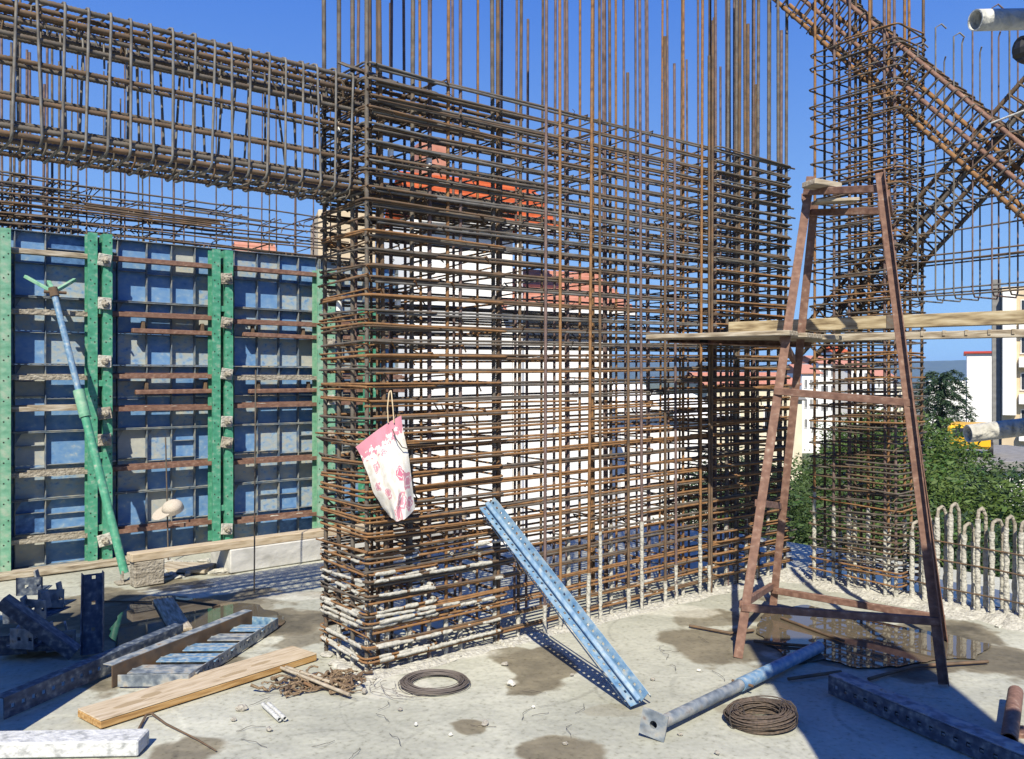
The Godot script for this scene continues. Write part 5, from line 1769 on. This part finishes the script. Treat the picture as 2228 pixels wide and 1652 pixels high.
func make_houses():
	var ground := -9.6
	# the white house right behind the wall
	var d := 13.5
	var a := at(902, 826, d)
	var t := thing("white_house", "tall white house with bright orange tiled roof seen through the wall cage", "house", Vector3(a.x, ground, a.z), Basis(Vector3.UP, .45))
	wall_box(t, "wall", M.house_white, 0, 1.72, 0, 13.75, -1.6, 0)
	var rf1 = gable_roof(t, M.roof_orange, .25, 2.2, -1.6, 0, 13.8, .8, .25, 10)
	var mb := MB.new()
	mb.box(Vector3(1.22, 13.64, .22), Vector3(2.4, .1, .12))
	part(mb, "gutter", M.trim_white, rf1)
	mb = MB.new()
	mb.tube([Vector3(1.8, 0.2, .07), Vector3(1.8, 13.5, .07)], .06, 10)
	part(mb, "downpipe", M.trim_white, t)
	mb = MB.new()
	mb.box(Vector3(.7, 14.7, -1.2), Vector3(.5, 1.0, .5), Basis(), .02)
	part(mb, "chimney", M.roof_pink, rf1)
	for y in [4.0, 7.2]:
		window(t, 1.4, y, .9, 1.3, .01)
	# lower wing behind it
	a = at(1116, 826, 14.3)
	t = thing("white_house", "lower white house with red tiled roof and eave shade painted grey behind the wall cage", "house", Vector3(a.x, ground, a.z), Basis(Vector3.UP, .45))
	wall_box(t, "wall", M.house_white, 0, 1.95, 0, 11.8, -2.2, 0)
	wall_box(t, "shade_painted_wall", M.house_painted_shade, .1, 1.9, 11.8, 12.4, -2.1, -.12)  # grey band paints in the shade below the eave
	gable_roof(t, M.roof_pink, 0, 1.95, -2.2, 0, 12.44, .72, .3, 10)
	mb = MB.new()
	mb.box(Vector3(1.0, 12.3, .26), Vector3(2.5, .1, .12))
	part(mb, "gutter", M.trim_white, t)
	window(t, 1.7, 10.6, .2, 1.0, .01)
	# low annexes further right
	for e in [[1352, 890, 18.0, 1.3, .4, M.house_white, M.house_white, "low white annexe with a white roof beside the two white houses"], [1432, 905, 22.0, 1.5, .2, M.house_white, M.house_white, "small white house with a low white roof beside the white annexe"], [1540, 835, 40.0, 4.2, .1, M.house_cream, M.roof_pink, "cream house with pink roof seen through the far end of the wall cage"], [1585, 868, 60.0, 5.0, -.1, M.house_cream, M.roof_grey, "cream block with grey roof behind the wall cage's end"]]:
		a = at(e[0], 826, e[2])
		var h: float = EYE - (e[1] - CY) / F * e[2] - ground
		t = thing("small_house", e[7], "house", Vector3(a.x, ground, a.z), Basis(Vector3.UP, e[4]))
		wall_box(t, "wall", e[5], 0, e[3], 0, h, -4, 0)
		gable_roof(t, e[6], 0, e[3], -4, 0, h + .05, .5, .25, 5)
		for k in 2:
			if e[2] > 30.0: window(t, e[3] * (.3 + .4 * k), h - 1.5, .5, 1.0, .01)
	# roof and yellow hoist far behind the rear cage
	a = at(528, 826, 26.0)
	t = thing("red_roof_house", "distant house with red tiled roof peeping over the formwork beside the wall cage", "house", Vector3(a.x, ground, a.z), Basis(Vector3.UP, .5))
	wall_box(t, "wall", M.house_beige, 0, .95, 0, 14.6, -1.2, 0)
	gable_roof(t, M.roof_pink, 0, .95, -1.2, 0, 14.6, .8, .15, 6)
	a = at(692, 826, 24.0)
	t = thing("beige_house", "narrow beige house glimpsed beside the wall cage's near corner", "house", Vector3(a.x, ground, a.z), Basis(Vector3.UP, .3))
	wall_box(t, "wall", M.house_beige, 0, 1.6, 0, 15.9, -3, 0)
	window(t, .45, 13.3, .4, .9, .01)
	window(t, .45, 10.6, .4, .9, .01)
	window(t, .45, 8.2, .4, .9, .01)
	# the town
	var town := [[1745, 812, 130, 42, 1, "white block with a red roof behind the trestle's left legs"], [1782, 790, 150, 40, 1, "white block with a pale parapet behind the trestle's left legs"], [1812, 766, 165, 34, 2, "tall white block with stepped red roof behind the column cage"], [1850, 800, 150, 48, 1, "broad white block with red roof behind the column cage"], [1905, 818, 175, 40, 1, "low white block with red roof right of the column cage"], [1945, 840, 190, 30, 0, "low cream block beside the trestle's right leg"], [1700, 830, 120, 40, 0, "cream block seen between the two cages"], [1660, 845, 140, 36, 1, "pale block with red roof seen through the wall cage's end"], [1988, 852, 240, 24, 0, "small far white block left of the dark conifer"], [2022, 836, 210, 55, 0, "long low white block behind the dark conifer"], [1500, 850, 200, 60, 1, "far white block with red roof behind the wall cage"]]
	for e in town:
		a = at(e[0], 826, e[2])
		var w: float = e[3] / F * e[2]
		var h: float = EYE - (e[1] - CY) / F * e[2] - ground
		t = thing("town_block", e[5], "building", Vector3(a.x, ground, a.z), Basis(Vector3.UP, rf(-.3, .3)))
		wall_box(t, "wall", M.house_cream if e[4] == 0 else M.house_white, 0, w, 0, h, -8, 0)
		if e[4] == 0:
			wall_box(t, "roof", M.roof_grey, -.2, w + .2, h, h + .4, -8.2, .2)
		else:
			gable_roof(t, M.roof_orange if e[4] == 2 else M.roof_pink, 0, w, -8, 0, h, 1.4, .3, 0)
		var y := h - 1.6
		while y > h - 9.0:
			for k in 3:
				window(t, w * (.2 + .3 * k), y, w * .14, 1.3, .02)
			y -= 3.0
	# the tower block and the big white gable at the right
	a = at(2104, 826, 95.0)
	t = thing("white_building", "plain white building with thin red roof edge beside the tower block", "building", Vector3(a.x, ground, a.z), Basis(Vector3.UP, -.48))
	wall_box(t, "wall", M.house_white, 0, 3.2, 0, 14.0, -10, 0)
	wall_box(t, "roof", M.red_paint, -.3, 3.4, 14.0, 14.25, -10.2, .3)
	wall_box(t, "low_wing", M.house_white, -3.8, -.05, 0, 11.0, -9, -.3)
	a = at(2164, 826, 62.0)
	t = thing("tower_block", "tall white and beige tower block behind the yellow van", "building", Vector3(a.x, ground, a.z), Basis(Vector3.UP, -.5))
	wall_box(t, "wall", M.house_beige, .45, 6, 0, 17.8, -8, 0)
	wall_box(t, "stair_shaft", M.roof_grey, -.15, .42, 0, 18.4, -3, -.4)
	wall_box(t, "white_bay", M.house_white, .5, 1.35, 8.6, 17.4, .02, .5)
	for k in 5:
		window(t, 1.9, 16.2 - k * 2.6, .5, 1.2, .02)
		wall_box(t, "balcony", M.house_white, 1.5, 3.2, 14.6 - k * 2.6, 15.3 - k * 2.6, .02, .7)
	# the grey-roofed deck with a yellow van on it
	a = at(1975, 826, 34.0)
	t = thing("parking_deck", "grey flat-roofed parking deck among the trees under the tower block", "building", Vector3(a.x, ground, a.z), Basis(Vector3.UP, .05))
	wall_box(t, "wall", M.house_white, .3, 9, 0, 7.5, -8, -.2)
	wall_box(t, "roof", M.roof_grey, 0, 9.4, 7.5, 7.9, -8.3, .1)
	var vt := thing("yellow_van", "bright yellow van parked on the grey deck below the tower block", "van", t.transform * Vector3(4.3, 7.9, -3.0), Basis(Vector3.UP, -.5))
	mb = MB.new()
	mb.box(Vector3(0, .85, 0), Vector3(1.6, 1.0, 3.2), Basis(), .12)
	part(mb, "body", M.yellow_paint, vt)
	mb = MB.new()
	mb.box(Vector3(0, 1.05, 1.61), Vector3(1.2, .35, .02), Basis())
	part(mb, "rear_window", M.glass_dark, vt)
	for e in [[-.8, 1.1], [.8, 1.1], [-.8, -1.1], [.8, -1.1]]:
		mb = MB.new()
		mb.tube([Vector3(e[0] - .1, .32, e[1]), Vector3(e[0] + .1, .32, e[1])], .32, 14)
		part(mb, "wheel", M.black_rubber, vt)

var clump_meshes := []

func make_clump() -> ArrayMesh:       # one spray of small leaves, reused through every crown
	var mb := MB.new()
	var hue := rf(.75, 1.3)
	var warm := rf(.85, 1.2)
	for l in 150:
		var p := Vector3(rf(-1, 1), rf(-.7, .7), rf(-1, 1)).limit_length(1.0)
		var u := (p * .6 + Vector3(rf(-1, 1), rf(-.8, .4), rf(-1, 1))).normalized()
		var w := u.cross(Vector3(rf(-1, 1), rf(-1, 1), rf(-1, 1))).normalized()
		var sz := .13 * rf(.6, 1.35)
		var nn := u.cross(w)
		mb.tint = Color(hue * warm * rf(.7, 1.35), hue * rf(.82, 1.18), hue * rf(.6, 1.2))
		mb.tri(p - u * sz, p + w * sz * .36, p + u * sz, nn, nn, nn)
		mb.tri(p - u * sz, p + u * sz, p - w * sz * .36, nn, nn, nn)
	return mb.commit()

func leaf_tree(called: String, label: String, base: Vector3, top: float, r: float, m: Material, clumps: int, squash := .8):
	while clump_meshes.size() < 6: clump_meshes.append(make_clump())
	var t := thing(called, label, "tree", base, Basis(), "trees beside the building")
	var h := top - base.y
	var ch := minf(h * .62, r * 2.0 * squash + 1.5)
	var mb := MB.new()
	var lean := Vector3(rf(-.3, .3), 0, rf(-.3, .3))
	mb.tube([Vector3.ZERO, Vector3(0, h * .3, 0) + lean * .5, Vector3(0, h * .6, 0) + lean, Vector3(0, h * .85, 0) + lean * 1.3], [.28, .22, .14, .05], 9)
	for k in 7:
		var an := TAU * k / 7 + rf(-.3, .3)
		var y0 := h * rf(.42, .68)
		var o := Vector3(cos(an), 0, sin(an)) * r * rf(.5, .8)
		mb.tube([Vector3(0, y0, 0) + lean * .8, Vector3(0, y0 + ch * .12, 0) + o * .5, Vector3(0, y0 + ch * rf(.15, .4), 0) + o], [.1, .07, .025], 6)
	part(mb, "trunk", M.bark, t)
	var st := SurfaceTool.new()
	st.begin(Mesh.PRIMITIVE_TRIANGLES)
	for k in clumps:
		var dir := Vector3(rf(-1, 1), rf(-.75, 1), rf(-1, 1))
		while dir.length() > 1.0 or dir.length() < .2:
			dir = Vector3(rf(-1, 1), rf(-.75, 1), rf(-1, 1))
		dir = dir.normalized() * pow(dir.length(), .45)
		var c := Vector3(dir.x * r, h - ch * .5 + dir.y * ch * .5, dir.z * r) + lean
		var s := r * rf(.16, .3)
		st.append_from(pick(clump_meshes), 0, Transform3D(Basis.from_euler(Vector3(rf(-.5, .5), rf(0, TAU), rf(-.5, .5))).scaled(Vector3(s, s * .8, s)), c))
	inst("crown", st.commit(), m, t)

func make_trees():
	var gy := -9.6
	for e in [[1735, 1060, 17.0, 1.4, "leaf_mid", "round green tree behind the puddle's far edge"], [1810, 1000, 21.0, 2.1, "leaf_mid", "mid green tree behind the column cage"], [1915, 885, 25.0, 2.2, "leaf_mid", "tall light green tree between column cage and trestle's right leg"], [1985, 905, 21.0, 2.0, "leaf_light", "bright feathery tree beside the trestle's right leg"], [2050, 1010, 15.0, 1.9, "leaf_light", "feathery light green tree right of the trestle"], [2165, 1035, 15.5, 2.0, "leaf_mid", "mid green tree below the parking deck"], [1860, 1080, 12.5, 1.9, "leaf_mid", "low bushy tree just past the slab's edge behind the column cage"], [2120, 1120, 12.0, 1.7, "leaf_dark", "dark bushy tree just past the hooped starter bars"], [1672, 1120, 13.0, 1.2, "leaf_mid", "low green tree seen through the wall cage's far end"], [2240, 1000, 16.0, 2.2, "leaf_dark", "dark tree below the tower block beside the hooped starter bars"], [1960, 1130, 11.5, 1.6, "leaf_light", "small light tree just past the slab's edge"], [1570, 1000, 19.0, 1.8, "leaf_dark", "dark green tree beyond the middle of the wall cage"]]:
		var top := at(e[0], e[1], e[2])
		leaf_tree("leafy_tree", e[5], Vector3(top.x, gy, top.z), top.y, e[3], M[e[4]], 190)
	# the dark conifer with drooping arms
	var tp := at(2048, 826, 44.0)
	var t := thing("conifer_tree", "dark conifer with long drooping arms in front of the white buildings", "tree", Vector3(tp.x, gy, tp.z), Basis(), "trees beside the building")
	var h := EYE - gy + .3
	var mb := MB.new()
	mb.tube([Vector3.ZERO, Vector3(0, h * .6, 0), Vector3(0, h, 0)], [.3, .18, .03], 8)
	part(mb, "trunk", M.bark, t)
	mb = MB.new()
	for k in 64:
		var f := k / 64.0
		var y := lerpf(h * .62, h * .99, f)
		var an := k * 2.4
		var L := lerpf(2.3, 1.1, f)
		var out := Vector3(cos(an), 0, sin(an))
		for s in 26:
			var q := s / 26.0
			var p := Vector3(0, y + sin(q * 2.2) * .55 - q * q * .75, 0) + out * L * q
			for l in 5:
				var u := (out * rf(.2, 1) + Vector3(rf(-.7, .7), rf(-.8, .2), rf(-.7, .7))).normalized()
				var w := u.cross(Vector3(rf(-1, 1), rf(-1, 1), rf(-1, 1))).normalized()
				mb.tint = Color.WHITE * rf(.7, 1.3)
				var c := p + Vector3(rf(-.1, .1), rf(-.1, .08), rf(-.1, .1))
				mb.tri(c, c + w * .03, c + u * .26, u.cross(w), u.cross(w), u.cross(w))
				mb.tri(c, c - w * .03, c + u * .26, u.cross(w), u.cross(w), u.cross(w))
	part(mb, "crown", M.leaf_dark, t)

# ------------------------------------------------------------------
func _ready():
	R.seed = 20240
	make_view()
	make_materials()
	mat("timber_pale", M.timber_grey.albedo_texture, .9, Vector3(.6, 4, 4), null, 0.0, false)
	M.timber_pale.albedo_color = Color(1.0, .97, .88)
	mat("timber_damp", lin(.33, .25, .15), .8)
	mat("rust_back", M.rust_brown.albedo_texture, .8, Vector3.ONE * 1.2)
	make_slab()
	make_land()
	make_houses()
	make_trees()
	make_wall()
	make_beam()
	make_rear_cage()
	make_formwork()
	make_right_column()
	make_coupling()
	make_starters()
	make_trestle()
	make_scaffold()
	make_channel_prop()
	make_pipe_prop()
	make_off_frame()
	make_foreground_left()
	make_coils()
	make_bag()
	make_scraps()
